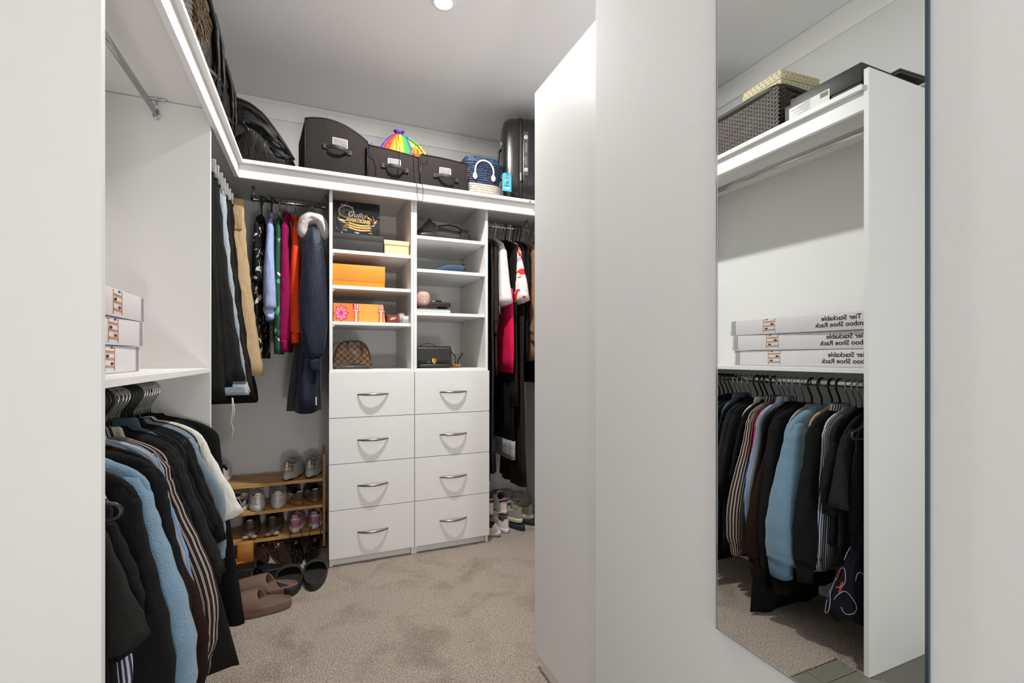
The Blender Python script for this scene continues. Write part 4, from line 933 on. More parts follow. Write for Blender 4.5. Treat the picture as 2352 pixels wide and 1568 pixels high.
pack('backpack', 'black padded backpack with bulging straps on the left top shelf', 1.98, 2.36, -.375, .455, NYL, .3, 1)
pack('backpack', 'black daypack with clips between the padded backpack and the corner', 2.35, 2.64, -.375, .40, NYL, .5, 4)
# fur trim just showing over the shelf edge
m = MB(); rnd = random.Random(3)
for i in range(260):
    y = rnd.uniform(1.80, 1.955); z = rnd.uniform(.16, .30); x = -.37+rnd.uniform(-.02, .01)
    p = V((x+.42, y-1.88, z)); q = p+V((rnd.uniform(.0, .02), rnd.uniform(-.012, .012), -rnd.uniform(.02, .06)))
    m.tube([p, (p+q)/2+V((.004, 0, 0)), q], [.0024, .0018, .0004], 4)
m.loft([ell((.04-.045, -.075+.15*i/6, .15), (1, 0, 0), (0, 0, 1), .045*(.6+.4*sin(pi*i/6)), .14*(.6+.4*sin(pi*i/6)), 12) for i in range(7)])
tag(m.build('fur_collar', mat('brown_fur', '#6a5644', rough=1, var=.5, vs=90), None, loc=(-.42, 1.88, ZT+.0)), 'brown fur collar poking over the edge of the left top shelf', 'fur collar')

# ---- black fabric storage bags
def cube(name, label, x0, x1, y, d, hl, hm, hr, hx, pocket, sag=.0, rz=0, back=1.0):
    g = thing(name, label, 'storage bag', ((x0+x1)/2, y+d/2, ZT), rz, 'black storage bags on the back shelf'); w = x1-x0; n = 14; rings = []
    def top(u):
        return hl*(1-u)**2*1+2*u*(1-u)*(2*hm-.5*(hl+hr))+hr*u*u
    for i in range(n+1):
        u = i/n; x = -w/2+w*u; h = top(u); e = .012 if 0 < i < n else 0
        rings.append([(x, -d/2, 0), (x+.0, -d/2-.006*sin(pi*u), h*.33), (x, -d/2-.010*sin(pi*u), h*.66), (x, -d/2+.002, h-.004), (x, -d/2+.01, h), (x, 0, h*back-sag), (x, d/2-.01, h*back), (x, d/2, h*back-.01), (x, d/2, 0)])
    fixn(MB().loft(rings).build('body', NW, g, bevel=.003))
    MB().tube([(-w/2+w*i/n, -d/2-.001, top(i/n)-.002) for i in range(n+1)], .0028, 6).build('top_piping', NYL2, g)
    for s in (-1, 1): MB().tube([(s*w/2, -d/2-.001, .002), (s*w/2, -d/2-.001, (hl if s < 0 else hr)*.5), (s*w/2, -d/2-.001, (hl if s < 0 else hr)-.003)], .0026, 6).build('corner_piping', NYL2, g)
    hz = pocket[2]; f = -d/2-.010
    m = MB(); pts = [(hx-.065, f-.001, hz-.0), (hx-.048, f-.004, hz), (hx-.030, f-.028, hz-.004), (hx, f-.036, hz-.007), (hx+.030, f-.030, hz-.010), (hx+.048, f-.004, hz-.010), (hx+.065, f-.001, hz-.010)]
    m.tube(pts, [(.010, .0018)]*7, 8).build('handle', NYL2, g)
    for s in (-1, 1):
        px = hx+s*.060; pz = hz-.005-s*.005
        MB().box((px-.012, f-.0035, pz-.011), (px+.012, f-.0005, pz+.011)).build('handle_patch', NYL2, g, smooth=False, bevel=.001)
        MB().tube([(px-.009, f-.0042, pz-.008), (px+.009, f-.0042, pz+.008)], .0006, 4).tube([(px-.009, f-.0042, pz+.008), (px+.009, f-.0042, pz-.008)], .0006, 4).build('cross_stitch', mat('dark_thread', '#3b3733', rough=.8), g)
    px, pw, pz, ph = pocket[0], pocket[1], pocket[2]+.008, pocket[3]
    MB().box((px-pw/2, f-.0022, pz), (px+pw/2, f+.004, pz+ph)).build('label_pocket', CLEAR, g, smooth=False, bevel=.0008)
    fr = MB()
    for a, b in (((px-pw/2-.002, f-.0028, pz), (px-pw/2+.0012, f, pz+ph+.002)), ((px+pw/2-.0012, f-.0028, pz), (px+pw/2+.002, f, pz+ph+.002)), ((px-pw/2-.002, f-.0028, pz+ph-.001), (px+pw/2+.002, f, pz+ph+.002))): fr.box(a, b)
    fr.build('pocket_frame', mat('clear_edge', '#b5b3b0', rough=.15, spec=.8), g, smooth=False)
    return g
g = cube('storage_bag', 'large black storage bag with a tall bent lid and clear label pocket', -.078, .235, 2.612, .34, .255, .275, .205, .0, (.012, .072, .128, .045), rz=.12)
lumpy = [ell((.075+.03*i, .05, .22+.004*i), (0, 1, 0), (0, 0, 1), .10, .035-(.01 if i in (0, 4) else 0), 14, 3) for i in range(5)]
fixn(MB().loft(lumpy).build('lid_flap', NW, g))
cube('storage_bag', 'black storage bag with the rainbow sack tucked inside', .250, .530, 2.608, .34, .180, .172, .155, .005, (.0, .066, .075, .034))
g_b3 = cube('storage_bag', 'low black storage bag between the rainbow sack and the straw basket', .538, .812, 2.612, .34, .178, .176, .165, .005, (.0, .064, .066, .040))
# ---- rainbow drawstring sack
RB = [('#4b2482', 0), ('#c9281c', 0), ('#d9781a', 0), ('#d6b820', 0), ('#2f9e3c', 0), ('#2a57b8', 0)]
g = thing('drawstring_sack', 'rainbow coloured drawstring sack bulging from the storage bag', 'bag', (.395, 2.76, ZT+.165)); g.scale = (1.08, 1, 1.08)
rb = [mat('rainbow_%d' % i, h, rough=.5, bump=.5, bs=30, var=.1, vs=30, wrinkle=.8) for i, (h, _) in enumerate(RB)]
for k in range(6):
    # six gores of the left hand puff
    def fn(u, v, k=k):
        a = -1.45+(k+v)*.46; t_ = u
        rx = .105*(1-t_)**.55*(1+.05*sin(v*pi)); x = .015+rx*sin(a)*1.0+(.025)*t_; y = -.05-.07*(1-t_)**.6*cos(a)+.02*t_
        z = -.02+.165*t_**.8+.006*sin(v*pi)
        return V((x, y, z))
    fixn(MB().grid(fn, 10, 5).build('gore', rb[k], g, solid=.0015))
# gathered neck
m = MB(); m.lathe([(.014+.0, 0), (.02, .012), (.030, .024), (.026, .026), (.012, .012), (.004, .004)], (.038, -.03, .135), 18)
m.build('gathered_neck', rb[0], g)
# right hand open mouth: ruffled rainbow rim
ring0 = []; n = 48
for i in range(n):
    a = 2*pi*i/n; q = i % 2
    ring0.append(V((.115+.062*cos(a), -.055+.028*sin(a)*1.0, .072+.048*sin(a)-.035*cos(a)))+V((cos(a), 0, sin(a)))*(.004 if q else -.002))
for k in range(6):
    seg = [ring0[(k*8+i) % n] for i in range(9)]
    MB().tube(seg, .0062, 7).build('ruffled_rim', rb[(k*1+3) % 6], g)
    def fn(u, v, k=k):
        i = k*8+v*8; i0 = int(i) % n; f = i-int(i); p = ring0[i0]*(1-f)+ring0[(i0+1) % n]*f; c = V((.10, .01, .02)); q = p.lerp(c, u**.8); return q+V((0, .03*u, -.02*u))
    fixn(MB().grid(fn, 5, 8).build('inner_gore', rb[(k+2) % 6], g, solid=.001))
# cord: down the front, loop hanging under the fascia
cm = mat('black_cord', '#141210', rough=.7)
cd = MB().tube([(.02, -.10, .13), (.022, -.13, .07), (.022, -.165, .0), (.020, -.168, -.06), (.012, -.170, -.12)], .0016, 5)
cd.tube([(.085, -.11, .05), (.095, -.168, .02), (.096, -.172, -.06), (.104, -.172, -.15), (.108, -.182, -.175), (.108, -.183, -.22), (.115, -.183, -.245), (.126, -.183, -.248), (.137, -.183, -.235), (.138, -.183, -.175), (.134, -.172, -.15), (.122, -.172, -.06), (.118, -.168, .01), (.105, -.11, .06)], .0018, 6)
cd.tube([(.12, -.168, .0), (.140, -.170, -.025), (.155, -.168, -.03), (.165, -.168, -.01), (.165, -.150, .02)], .0016, 5)
cd.tube([(-.115, -.165, .02), (-.13, -.168, -.03), (-.10, -.170, -.05), (-.09, -.168, -.09), (-.095, -.168, -.14)], .0016, 5).build('drawcord', cm, g)

# ---- navy and white straw basket
def weave(name, c1, c2):
    m, nt, b = base(name); b.inputs['Roughness'].default_value = .55
    tc = N(nt, 'ShaderNodeTexCoord'); mp = N(nt, 'ShaderNodeMapping'); mp.inputs['Scale'].default_value = (1, 1, 1.6)
    v = N(nt, 'ShaderNodeTexVoronoi', i_Scale=95.); nt.links.new(tc.outputs['Object'], mp.inputs[0]); nt.links.new(mp.outputs[0], v.inputs['Vector'])
    r = N(nt, 'ShaderNodeValToRGB'); r.color_ramp.elements[0].position = .15; r.color_ramp.elements[1].position = .6; r.color_ramp.elements[0].color = lin(c2); r.color_ramp.elements[1].color = lin(c1)
    nt.links.new(v.outputs['Distance'], r.inputs[0]); nt.links.new(r.outputs[0], b.inputs['Base Color'])
    bp = N(nt, 'ShaderNodeBump', i_Strength=.8, i_Distance=.003, invert=True); nt.links.new(v.outputs['Distance'], bp.inputs['Height']); nt.links.new(bp.outputs['Normal'], b.inputs['Normal']); return m
SN, SW_ = weave('straw_navy', '#17243d', '#3a5073'), weave('straw_white', '#b9ad98', '#e0d8c8')
g = thing('straw_basket', 'navy and white woven straw basket with two cream rope handles', 'basket', (.925, 2.74, ZT))
rows = [(z0, z0+.0125) for z0 in [i*.013 for i in range(16)]]
for i, (a, b) in enumerate(rows):
    w = .098+.004*i*.5; d = .085+.001*i; col = SN if (i < 1 or 6 <= i) else SW_
    bulge = .0035
    rings = [ell((0, 0, z), (1, 0, 0), (0, 1, 0), w+k, d+k, 40, 5) for z, k in ((a, -.002), (a+.003, bulge*.7), ((a+b)/2, bulge), (b-.003, bulge*.7), (b, -.002))]
    MB().loft(rings, (i == 0, False)).build('woven_row', col, g)
# folded-over upper tier
rings = [ell((.003, .012, z), (1, 0, 0), (0, 1, 0), w, d, 40, 5) for z, w, d in ((.178, .106, .095), (.20, .110, .098), (.238, .112, .100), (.240, .106, .095), (.215, .100, .09))]
MB().loft(rings, (False, False)).build('upper_rim', SN, g, solid=.004)
rings = [ell((.003, .012, z), (1, 0, 0), (0, 1, 0), w, d, 40, 5) for z, w, d in ((.166, .107, .096), (.169, .111, .100), (.178, .111, .100), (.180, .107, .096))]
MB().loft(rings, (False, False)).build('white_row', SW_, g)
ROPE = mat('cream_leather', '#d9cfbe', rough=.5)
for (y, zc, xc, rr2) in ((-.092, .150, -.0, .058), (.095, .215, .015, .060)):
    MB().tube([(xc-rr2, y-.012, zc-.03)]+arc((xc, y-.014, zc), rr2, 180, 0, 14, 'xz', rr2*1.05)+[(xc+rr2, y-.012, zc-.03)], .0052, 8).build('rope_handle', ROPE, g)
    for s in (-1, 1): MB().loft([ell((xc+s*rr2, y-.010, zc-.055+.04*i/4), (1, 0, 0), (0, 1, 0), (.006, .014, .015, .012, .007)[i], .005, 12) for i in range(5)]).build('handle_tab', ROPE, g)

# ---- black hard suitcase standing on end
g = thing('suitcase', 'black hard shell suitcase standing at the right end of the top shelf', 'suitcase', (1.256, 2.80, ZT), R(-18))
SH = mat('suitcase_shell', '#1b1a19', rough=.28, bump=.12, bs=260, coat=.2)
def shell(x0, x1, name, k=1):
    rings = []
    for i in range(9):
        u = i/8; x = x0+(x1-x0)*u; e = (1-abs(u)**3.5)**.5 if u < 1 else 0
        e = max(e, .0); sc_ = .80+.20*e
        rings.append(ell((x, 0, .275), (0, 1, 0), (0, 0, 1), .205*sc_, .272*sc_, 44, 4.2))
    fixn(MB().loft(rings).build(name, SH, g)); return rings
shell(-.045, -.150, 'left_shell'); shell(-.035, .14, 'right_shell')
for x in (-.047, -.033): MB().tube(ell((x, 0, .275), (0, 1, 0), (0, 0, 1), .207, .274, 60, 4.2), .0038, 7, closed=True).build('zip_track', NYL2, g)
MB().loft([ell((x, 0, .275), (0, 1, 0), (0, 0, 1), .2065, .2735, 60, 4.2) for x in (-.046, -.034)]).build('zip_band', mat('zip_grey', '#3a3836', rough=.4), g)
for x in (.0, .05, .095): MB().tube(ell((x, 0, .275), (0, 1, 0), (0, 0, 1), .2045, .2715, 60, 4.2), .0035, 6, closed=True).build('shell_rib', SH, g)
# sticker strip on the front
ST = mat('sticker_grey', '#45423f', rough=.35); DW = mat('sticker_white', '#c9c9c7', rough=.4)
MB().box((-.022, -.2085, .15), (.006, -.2045, .42)).build('sticker', ST, g, smooth=False)
for z in (.185, .385):
    MB().tube([(-.008, -.2075, z), (-.008, -.2098, z)], .0125, 20).build('sticker_badge', DW, g)
    MB().tube([(-.012, -.2100, z-.004), (-.008, -.2104, z+.002), (-.004, -.2100, z+.005)], .0014, 5).build('badge_mark', mat('ink_black', '#141414', rough=.6), g)
MB().box((-.014, -.2096, .215), (-.004, -.2083, .27)).build('sticker_stripe', mat('sticker_mid', '#6d6a66', rough=.4), g, smooth=False)
MB().box((-.014, -.2096, .29), (-.002, -.2083, .35)).build('sticker_stripe', mat('sticker_mid', '#6d6a66', rough=.4), g, smooth=False)
# side carry handle and zip pulls
MB().tube([(-.152, -.06, .17), (-.168, -.055, .19), (-.170, -.05, .27), (-.168, -.055, .35), (-.152, -.06, .37)], [(.006, .010)]*5, 10).build('carry_handle', BLKP, g)
for z in (.14, .40): MB().box((-.160, -.08, z-.012), (-.146, -.04, z+.012)).build('handle_mount', CHROME, g, smooth=False, bevel=.002)
MB().box((-.045, -.217, .115), (-.036, -.210, .165)).build('zip_pull', mat('silver_pull', '#a7a6a3', rough=.25, metal=.9), g, smooth=False, bevel=.0015)
MB().tube([(.012, -.217, .01), (.012, -.225, -.004), (.013, -.227, -.022)], .004, 8).build('zip_pull', CHROME, g)
for sx in (-.12, .10):
    MB().tube([(sx-.012, .12, .004), (sx+.012, .12, .004)], .0039, 10).build('wheel', BLKP, g)
# blue luggage tag
g = thing('luggage_tag', 'bright blue luggage tag hanging beside the suitcase', 'luggage tag', (1.045, 2.575, ZT+.155))
BT = mat('tag_blue', '#3d9fd6', rough=.45)
F = [(-.029, -.13), (.029, -.13), (.029, -.035), (.020, -.022), (-.020, -.022), (-.029, -.035)]
m = MB(); m.loft([[(x, y, z) for x, z in F] for y in (-.0012, .0012)]); fixn(m.build('tag_card', BT, g, smooth=False, bevel=.0008))
MB().tube([(0, -.002, -.034), (.004, -.004, -.02), (.012, .0, .0), (.018, .02, .012), (.03, .05, .012)], [(.001, .0055)]*5, 8).build('tag_strap', mat('strap_blue', '#2a7fb8', rough=.5), g)
MB().box((-.011, -.0022, -.052), (.009, -.0012, -.046)).build('red_label', mat('tag_red', '#d6392c', rough=.5), g, smooth=False)
for i, (x, c) in enumerate(((-.007, '#e8b12d'), (-.001, '#d6392c'), (.005, '#3a9a4a'))): MB().tube([(x, -.0013, -.065), (x, -.0013, -.082)], .0028, 6).build('printed_badge', mat('badge_%d' % i, c, rough=.5), g)
MB().box((-.016, -.0018, -.1), (.012, -.0011, -.0945)).build('printed_line', mat('ink_navy', '#1d3c66', rough=.6), g, smooth=False)
for k, w_ in enumerate((.021, .014)): MB().box((-w_, -.0018, -.1105-k*.006), (w_, -.0011, -.1075-k*.006)).build('printed_line', mat('ink_white', '#e9eef2', rough=.6), g, smooth=False)

# ---- left top shelf, seen in the mirror: basket, polka dot box, black box
def wicker():
    m, nt, b = base('wicker_brown'); b.inputs['Roughness'].default_value = .6
    tc = N(nt, 'ShaderNodeTexCoord'); n = N(nt, 'ShaderNodeTexNoise', i_Scale=30., i_Detail=4.)
    mp = N(nt, 'ShaderNodeMapping'); mp.inputs['Scale'].default_value = (1, .3, 6)
    nt.links.new(tc.outputs['Object'], mp.inputs[0]); nt.links.new(mp.outputs[0], n.inputs['Vector'])
    r = N(nt, 'ShaderNodeValToRGB'); r.color_ramp.elements[0].color = lin('#1d1713'); r.color_ramp.elements[1].color = lin('#57473a'); r.color_ramp.elements[0].position = .3; r.color_ramp.elements[1].position = .75
    nt.links.new(n.outputs['Fac'], r.inputs[0]); nt.links.new(r.outputs[0], b.inputs['Base Color']); return m
WK = wicker()
g = thing('wicker_basket', 'large dark brown woven basket on the left top shelf', 'basket', (-.51, 1.57, ZT))
X0, X1, Y0, Y1, HB = -.16, .14, -.185, .185, .195
MB().box((X0+.006, Y0+.006, .001), (X1-.004, Y1-.006, HB-.02)).build('core', mat('basket_core', '#1c1714', rough=.9), g, smooth=False)
wv = MB(); 
for r_ in range(21):        # woven strands on the two visible faces
    z = .004+r_*.0088
    for c_ in range(25):
        y = Y0+.006+c_*.0148; o = .004 if (c_+r_) % 2 else 0
        if (c_+r_) % 2 == 0: wv.box((X1-.006, y-.006, z), (X1+.004, y+.0195, z+.0076))
        else: wv.box((X1-.006, y, z), (X1+.0012, y+.0145, z+.0076))
    for c_ in range(20):
        x = X0+.006+c_*.0146
        if (c_+r_) % 2 == 0: wv.box((x-.004, Y0-.0045, z), (x+.0190, Y0+.007, z+.0076))
        else: wv.box((x, Y0-.001, z), (x+.0143, Y0+.007, z+.0076))
wv.build('woven_strands', WK, g, smooth=False)['kind'] = 'stuff'
RIM = mat('basket_rim', '#2b241f', rough=.5)
MB().loft([ell((-.01, 0, z), (1, 0, 0), (0, 1, 0), a, b, 44, 8) for z, a, b in ((HB-.022, .154, .189), (HB-.004, .160, .195), (HB+.004, .160, .195), (HB+.006, .154, .189))]).build('rim', RIM, g)
MB().tube([(-.05, Y0-.008, HB-.035), (-.03, Y0-.018, HB-.055), (.03, Y0-.018, HB-.055), (.05, Y0-.008, HB-.035)], .006, 8).build('handle', RIM, g)
g = thing('polka_dot_box', 'cream gift box with gold polka dots on top of the woven basket', 'box', (-.53, 1.50, ZT+.202), R(4))
CB = mat('cream_card', '#cfc8a8', rough=.6)
rbox('box_base', (-.11, -.10, 0), (.11, .10, .045), CB, g, .002); rbox('lid', (-.114, -.104, .040), (.114, .104, .078), CB, g, .002)
dm = MB(); GD = mat('gold_dot', '#d6b25a', rough=.4, metal=.3); rnd = random.Random(1)
for zz, off in ((.012, 0), (.028, .012), (.052, 0), (.068, .012)):
    for k in range(9):
        dm.tube([(.1142 if zz > .04 else .1102, -.095+off+k*.023, zz), (.1148 if zz > .04 else .1108, -.095+off+k*.023, zz)], .0042, 10)
        dm.tube([(-.10+off+k*.023, -.1042 if zz > .04 else -.1002, zz), (-.10+off+k*.023, -.1048 if zz > .04 else -.1008, zz)], .0042, 10)
for i in range(8):
    for j in range(8): dm.tube([(-.09+i*.025, -.09+j*.025+(.012 if i % 2 else 0), .078), (-.09+i*.025, -.09+j*.025+(.012 if i % 2 else 0), .0786)], .0042, 10)
dm.build('gold_dots', GD, g)['kind'] = 'stuff'
g = thing('shoe_box', 'black lidded shoe box with a white printed label at the shelf end', 'box', (-.54, 1.21, ZT), 0)
BC = mat('black_card', '#2d2926', rough=.5, bump=.1, bs=300)
rbox('box_base', (-.17, -.148, 0), (.168, .148, .080), BC, g, .0015); rbox('lid', (-.174, -.152, .030), (.172, .120, .098), BC, g, .0015)
MB().box((.1722, -.04, .004), (.1732, .125, .062)).build('paper_label', mat('label_white', '#e3e1dc', rough=.5), g, smooth=False)
IK = mat('ink_black', '#141414', rough=.6)
for k in range(9): MB().box((.1732, .035, .058-k*.0058), (.1737, .035+.030+.012*((k*7)%5), .0592-k*.0058)).build('printed_line', mat('print_grey', '#77777a', rough=.7), g, smooth=False)
for k in range(14): MB().box((.1732, -.034+k*.0022, .040), (.1737, -.034+k*.0022+(.0007 if k % 3 else .0013), .058)).build('barcode_bar', IK, g, smooth=False)
g = thing('flat_box', 'thin black box behind the shoe box by the end panel', 'box', (-.60, 1.13, ZT+.100), R(3))
rbox('box_base', (-.14, -.085, 0), (.02, .085, .012), BC, g, .0015); rbox('lid', (-.142, -.087, .010), (.022, .087, .017), BC, g, .0015)

# ---- three boxed shoe racks on the mid shelf
PK = mat('pack_card', '#cdc9cb', rough=.4, var=.03, bump=.08, bs=90); GY = mat('pack_grey', '#8b8c90', rough=.4); CRD = mat('brown_card', '#9c7f5c', rough=.9)
for i, (dy, dx, rz) in enumerate(((0, 0, .0), (.006, .004, -.012), (.016, .012, .014))):
    z = 1.081+i*.0735
    g = thing('shoe_rack_carton', ['lowest white carton printed with a shoe rack picture', 'middle white carton printed with a shoe rack picture', 'topmost white carton printed with a shoe rack picture'][i], 'box', (-.60+dx, 1.385+dy, z), rz, 'boxed shoe racks on the mid shelf')
    hx, y0, y1, h = .110, -.335, .335, .0715
    rbox('carton', (-.125, y0, 0), (hx, y1, h), PK, g, .0012)
    MB().box((-.120, y1, .002), (hx-.004, y1+.003, h-.003)).build('end_flap', CRD, g, smooth=False, bevel=.0008)
    MB().box((.05, y1-.004, .01), (hx+.0012, y1+.0045, .013)).build('tape_edge', mat('clear_tape', '#c9c3b6', rough=.15), g, smooth=False)
    for k in range(3): MB().box((hx, y1-.034+k*.009, .001), (hx+.0006, y1-.028+k*.009, h-.001)).build('grey_stripe', GY, g, smooth=False)
    text('Tier Stackable', .027, IK, g, 'carton_lettering', (hx+.0006, y0+.052, .042), (R(90), 0, R(90)), bold=.0003)
    text('Bamboo Shoe Rack', .027, IK, g, 'carton_lettering', (hx+.0006, y0+.020, .016), (R(90), 0, R(90)), bold=.0003)
    OR = mat('print_bamboo', '#b8793f', rough=.6); pm = MB(); c0 = .115; e = hx+.0003
    def bar(a, b, r=.0011): pm.tube([(e, c0+a[0], a[1]), (e, c0+b[0], b[1])], r, 4)
    for s in (-.030, .030):
        bar((s, .006), (s, .066)); bar((s-.004*(1 if s < 0 else -1), .066), (s+.004*(1 if s < 0 else -1), .066))
    for zz in (.058, .040, .020): bar((-.030, zz), (.030, zz-.002), .0013); bar((-.026, zz-.004), (.026, zz-.006), .0009)
    pm.build('printed_rack', OR, g)
    for (yy, zz, mm_) in ((.013, .025, 'print_maroon'), (.020, .025, 'print_maroon'), (-.016, .045, 'print_black'), (-.009, .045, 'print_black')):
        MB().tube([(e-.0006, c0+yy-.003, zz), (e+.0012, c0+yy-.003, zz)], .0038, 8).build('printed_shoe', mat(mm_, '#5b1f1c' if 'maroon' in mm_ else '#22252b', rough=.6), g)
    for q in (.010, .017): MB().tube([(e-.0004, c0+q-.002, .0665), (e+.001, c0+q-.002, .0665)], .0028, 6).build('printed_shoe', mat('print_blue', '#3b4f78', rough=.6), g)
# ================================================================ THINGS ON THE TOWER SHELVES
S1, S2, S3, S0 = 1.7005, 1.5075, 1.3135, 1.055
T1, T2, T3 = 1.8195, 1.6285, 1.3795
NB = mat('night_blue_card', '#10131f', rough=.22, coat=.3); FOIL = mat('gold_foil', '#e3b878', rough=.22, metal=.85); FOIL2 = mat('pale_foil', '#ddd4c8', rough=.25, metal=.7)
# black box under, peach box beside
g = thing('shoe_box', 'flat black card box under the starry gift box', 'box', (.213, 2.82, S1))
rbox('box_base', (-.133, -.14, 0), (.128, .14, .070), mat('matte_black_card', '#262321', rough=.7), g, .0015); rbox('lid', (-.134, -.141, .06), (.1295, .141, .092), mat('matte_black_card', '#262321'), g, .0015)
MB().tube([(.0, -.1412, .004), (.0, -.1418, .004)], .008, 16).build('thumb_cutout', mat('cutout_dark', '#100d0c', rough=.9), g)
g = thing('peach_box', 'peach lidded shoe box with faint pale lettering on the front', 'box', (.4165, 2.83, S1))
PE = mat('peach_card', '#e5b98f', rough=.6)
rbox('box_base', (-.067, -.145, 0), (.068, .145, .070), PE, g, .0012); rbox('lid', (-.070, -.148, .052), (.0705, .148, .078), PE, g, .0012)
text('BILLINI', .012, mat('peach_print', '#f2d8bb', rough=.4), g, 'lettering', (0, -.1456, .014), (R(90), 0, 0), align='CENTER', sx=1.2)
# starry gift box
g = thing('starry_gift_box', 'dark blue gift box with gold foil carousel print and stars', 'box', (.205, 2.742, S1+.0935), R(-1.5), rot=(R(-3), 0, R(-1.5)))
rbox('box_body', (-.122, -.03, 0), (.122, .03, .186), NB, g, .0015)
f = -.0306
def strokes(pts, r, m, name, closed=False): return MB().tube([(x, f-.0004, z) for x, z in pts], [(r, .0005)]*len(pts) if False else r*.6, 5, closed=closed).build(name, m, g)
wheel = [(-.055+.040*cos(2*pi*i/28), .128+.034*sin(2*pi*i/28)) for i in range(28)]
m = MB().tube([(x, f, z) for x, z in wheel], .0016, 5, closed=True).tube([(-.055+.035*cos(2*pi*i/28), f, .128+.029*sin(2*pi*i/28)) for i in range(28)], .0008, 5, closed=True)
for i in range(16): m.tube([(-.055+.010*cos(2*pi*i/16), f, .122+.008*sin(2*pi*i/16)), (-.055+.036*cos(2*pi*i/16), f, .128+.030*sin(2*pi*i/16))], .0006, 4)
m.build('foil_wheel', FOIL2, g)
text('Guilo', .043, FOIL2, g, 'foil_lettering', (-.052, f-.0012, .104), (R(90), R(6), 0), .0005, shear=.35, bold=.0008)
for w_, x, z, s_ in (('AVIATIONS', -.056, .076, .028),):
    text(w_, s_, FOIL, g, 'foil_lettering', (x, f-.0010, z), (R(90), R(4), 0), .0006, sx=.88, bold=.0022)
m = MB()
for k, (z, w_, dz_) in enumerate(((.066, .060, .007), (.054, .066, .008), (.040, .060, .009))):
    m.tube([(-w_+.01+2*w_*i/12, f, z-dz_*(sin(pi*i/12))-.0012*i*.6) for i in range(13)], .0060 if k != 2 else .0066, 5)
for sx, zz in ((-1, .0), (1, -.008)):     # carousel brackets, chairs and swags
    bx = sx*.066+.004
    m.tube([(bx-.012, f, .022+zz), (bx+.012, f, .022+zz)], .003, 5).tube([(bx-.006, f, .024+zz), (bx-.004, f, .046+zz), (bx, f, .052+zz), (bx+.004, f, .046+zz), (bx+.006, f, .024+zz)], .0016, 5)
    m.tube([(bx-.010*sx, f, .062+zz), (bx+.016*sx, f, .066+zz), (bx+.030*sx, f, .072+zz)], [.004, .004, .001], 5)
m.tube([(-.100, f, .092), (-.092, f, .078), (-.070, f, .072), (-.056, f, .076)], [.003, .007, .008, .003], 6).tube([(-.094, f, .090), (-.090, f, .110), (-.084, f, .112)], .002, 5)
m.tube([(.086, f, .070), (.104, f, .082)], .010, 4).tube([(.092, f, .084), (.088, f, .104), (.082, f, .112), (.092, f, .116)], [.005, .003, .003, .001], 5)
m.tube([(.050, f, .126), (.052, f, .112), (.060, f, .100), (.074, f, .094), (.082, f, .084)], [.006, .006, .008, .007, .002], 6).tube([(.060, f, .098), (.054, f, .086)], .0015, 4).tube([(.076, f, .092), (.078, f, .080)], .0015, 4)
m.build('foil_print', FOIL, g)
rnd = random.Random(11); cols_ = [FOIL2, FOIL, mat('foil_green', '#4b6a5e', rough=.3, metal=.6)]
for i in range(44):
    x, z = rnd.uniform(-.115, .115), rnd.uniform(.006, .180)
    if abs(x) < .085 and .03 < z < .145: continue
    s = rnd.choice((.0014, .0014, .002, .005, .006)); mm_ = rnd.choice(cols_); q = MB()
    if s > .003:
        P = [(s*(1 if k % 2 == 0 else .28)*cos(pi/4*k), s*(1 if k % 2 == 0 else .28)*sin(pi/4*k)) for k in range(8)]
        q.loft([[(x+a, y, z+b) for a, b in P] for y in (f-.0008, f+.0002)])
    else: q.tube([(x, f-.0008, z), (x, f+.0002, z)], s, 8)
    fixn(q.build('foil_star', mm_, g, smooth=False))
text('Ciate', .011, mat('ink_white', '#e9eef2', rough=.6), g, 'lettering', (0, f-.0006, .010), (R(90), 0, 0), align='CENTER')
# orange box
g = thing('orange_box', 'long plain orange card box on the second shelf', 'box', (.2155, 2.83, S2))
OB = mat('orange_card', '#d98a1f', rough=.5)
rbox('box_base', (-.136, -.14, 0), (.136, .14, .105), OB, g, .0015); rbox('lid', (-.1375, -.1415, .030), (.1375, .1415, .119), OB, g, .0015)
# patterned orange box
g = thing('patterned_box', 'orange box with pink flower motif and ribbon columns', 'box', (.213, 2.82, S3))
OA, OB2, RD, PKK, IV = mat('orange_lid', '#ea7a2c', rough=.5), mat('amber_card', '#e0a042', rough=.5), mat('print_crimson', '#d2303c', rough=.5), mat('print_pink', '#dd7fb0', rough=.5), mat('print_ivory', '#e8d6cf', rough=.5)
m = MB(); P = [(-.131, 0), (.142, 0), (.130, .100), (-.131, .100)]
m.loft([[(x, y, z) for x, z in P] for y in (-.13, .13)]); fixn(m.build('box_body', OB2, g, smooth=False, bevel=.001)); f = -.1304
MB().box((-.131, f-.0008, .0005), (-.020, f+.001, .0995)).build('orange_panel', OA, g, smooth=False)
P = []
for k in range(64):
    a = 2*pi*k/64; r = .036*(1+.14*cos(a*8)+.06*cos(a*24)); P.append((-.092+r*.92*cos(a), .046+r*1.12*sin(a)))
fixn(MB().loft([[(x, y, z) for x, z in P] for y in (f-.0018, f-.0006)]).build('flower_outline', RD, g, smooth=False))
for k in range(8):
    a = pi/8*2*k+pi/2; q = []
    for i in range(14):
        b = 2*pi*i/14; u, v = .0205+.0125*cos(b), .0055*sin(b)*(1.35+.8*cos(b)); q.append((-.092+(u*cos(a)-v*sin(a))*.92, .046+(u*sin(a)+v*cos(a))*1.12))
    fixn(MB().loft([[(x, y, z) for x, z in q] for y in (f-.0028, f-.0015)]).build('petal', PKK, g, smooth=False))
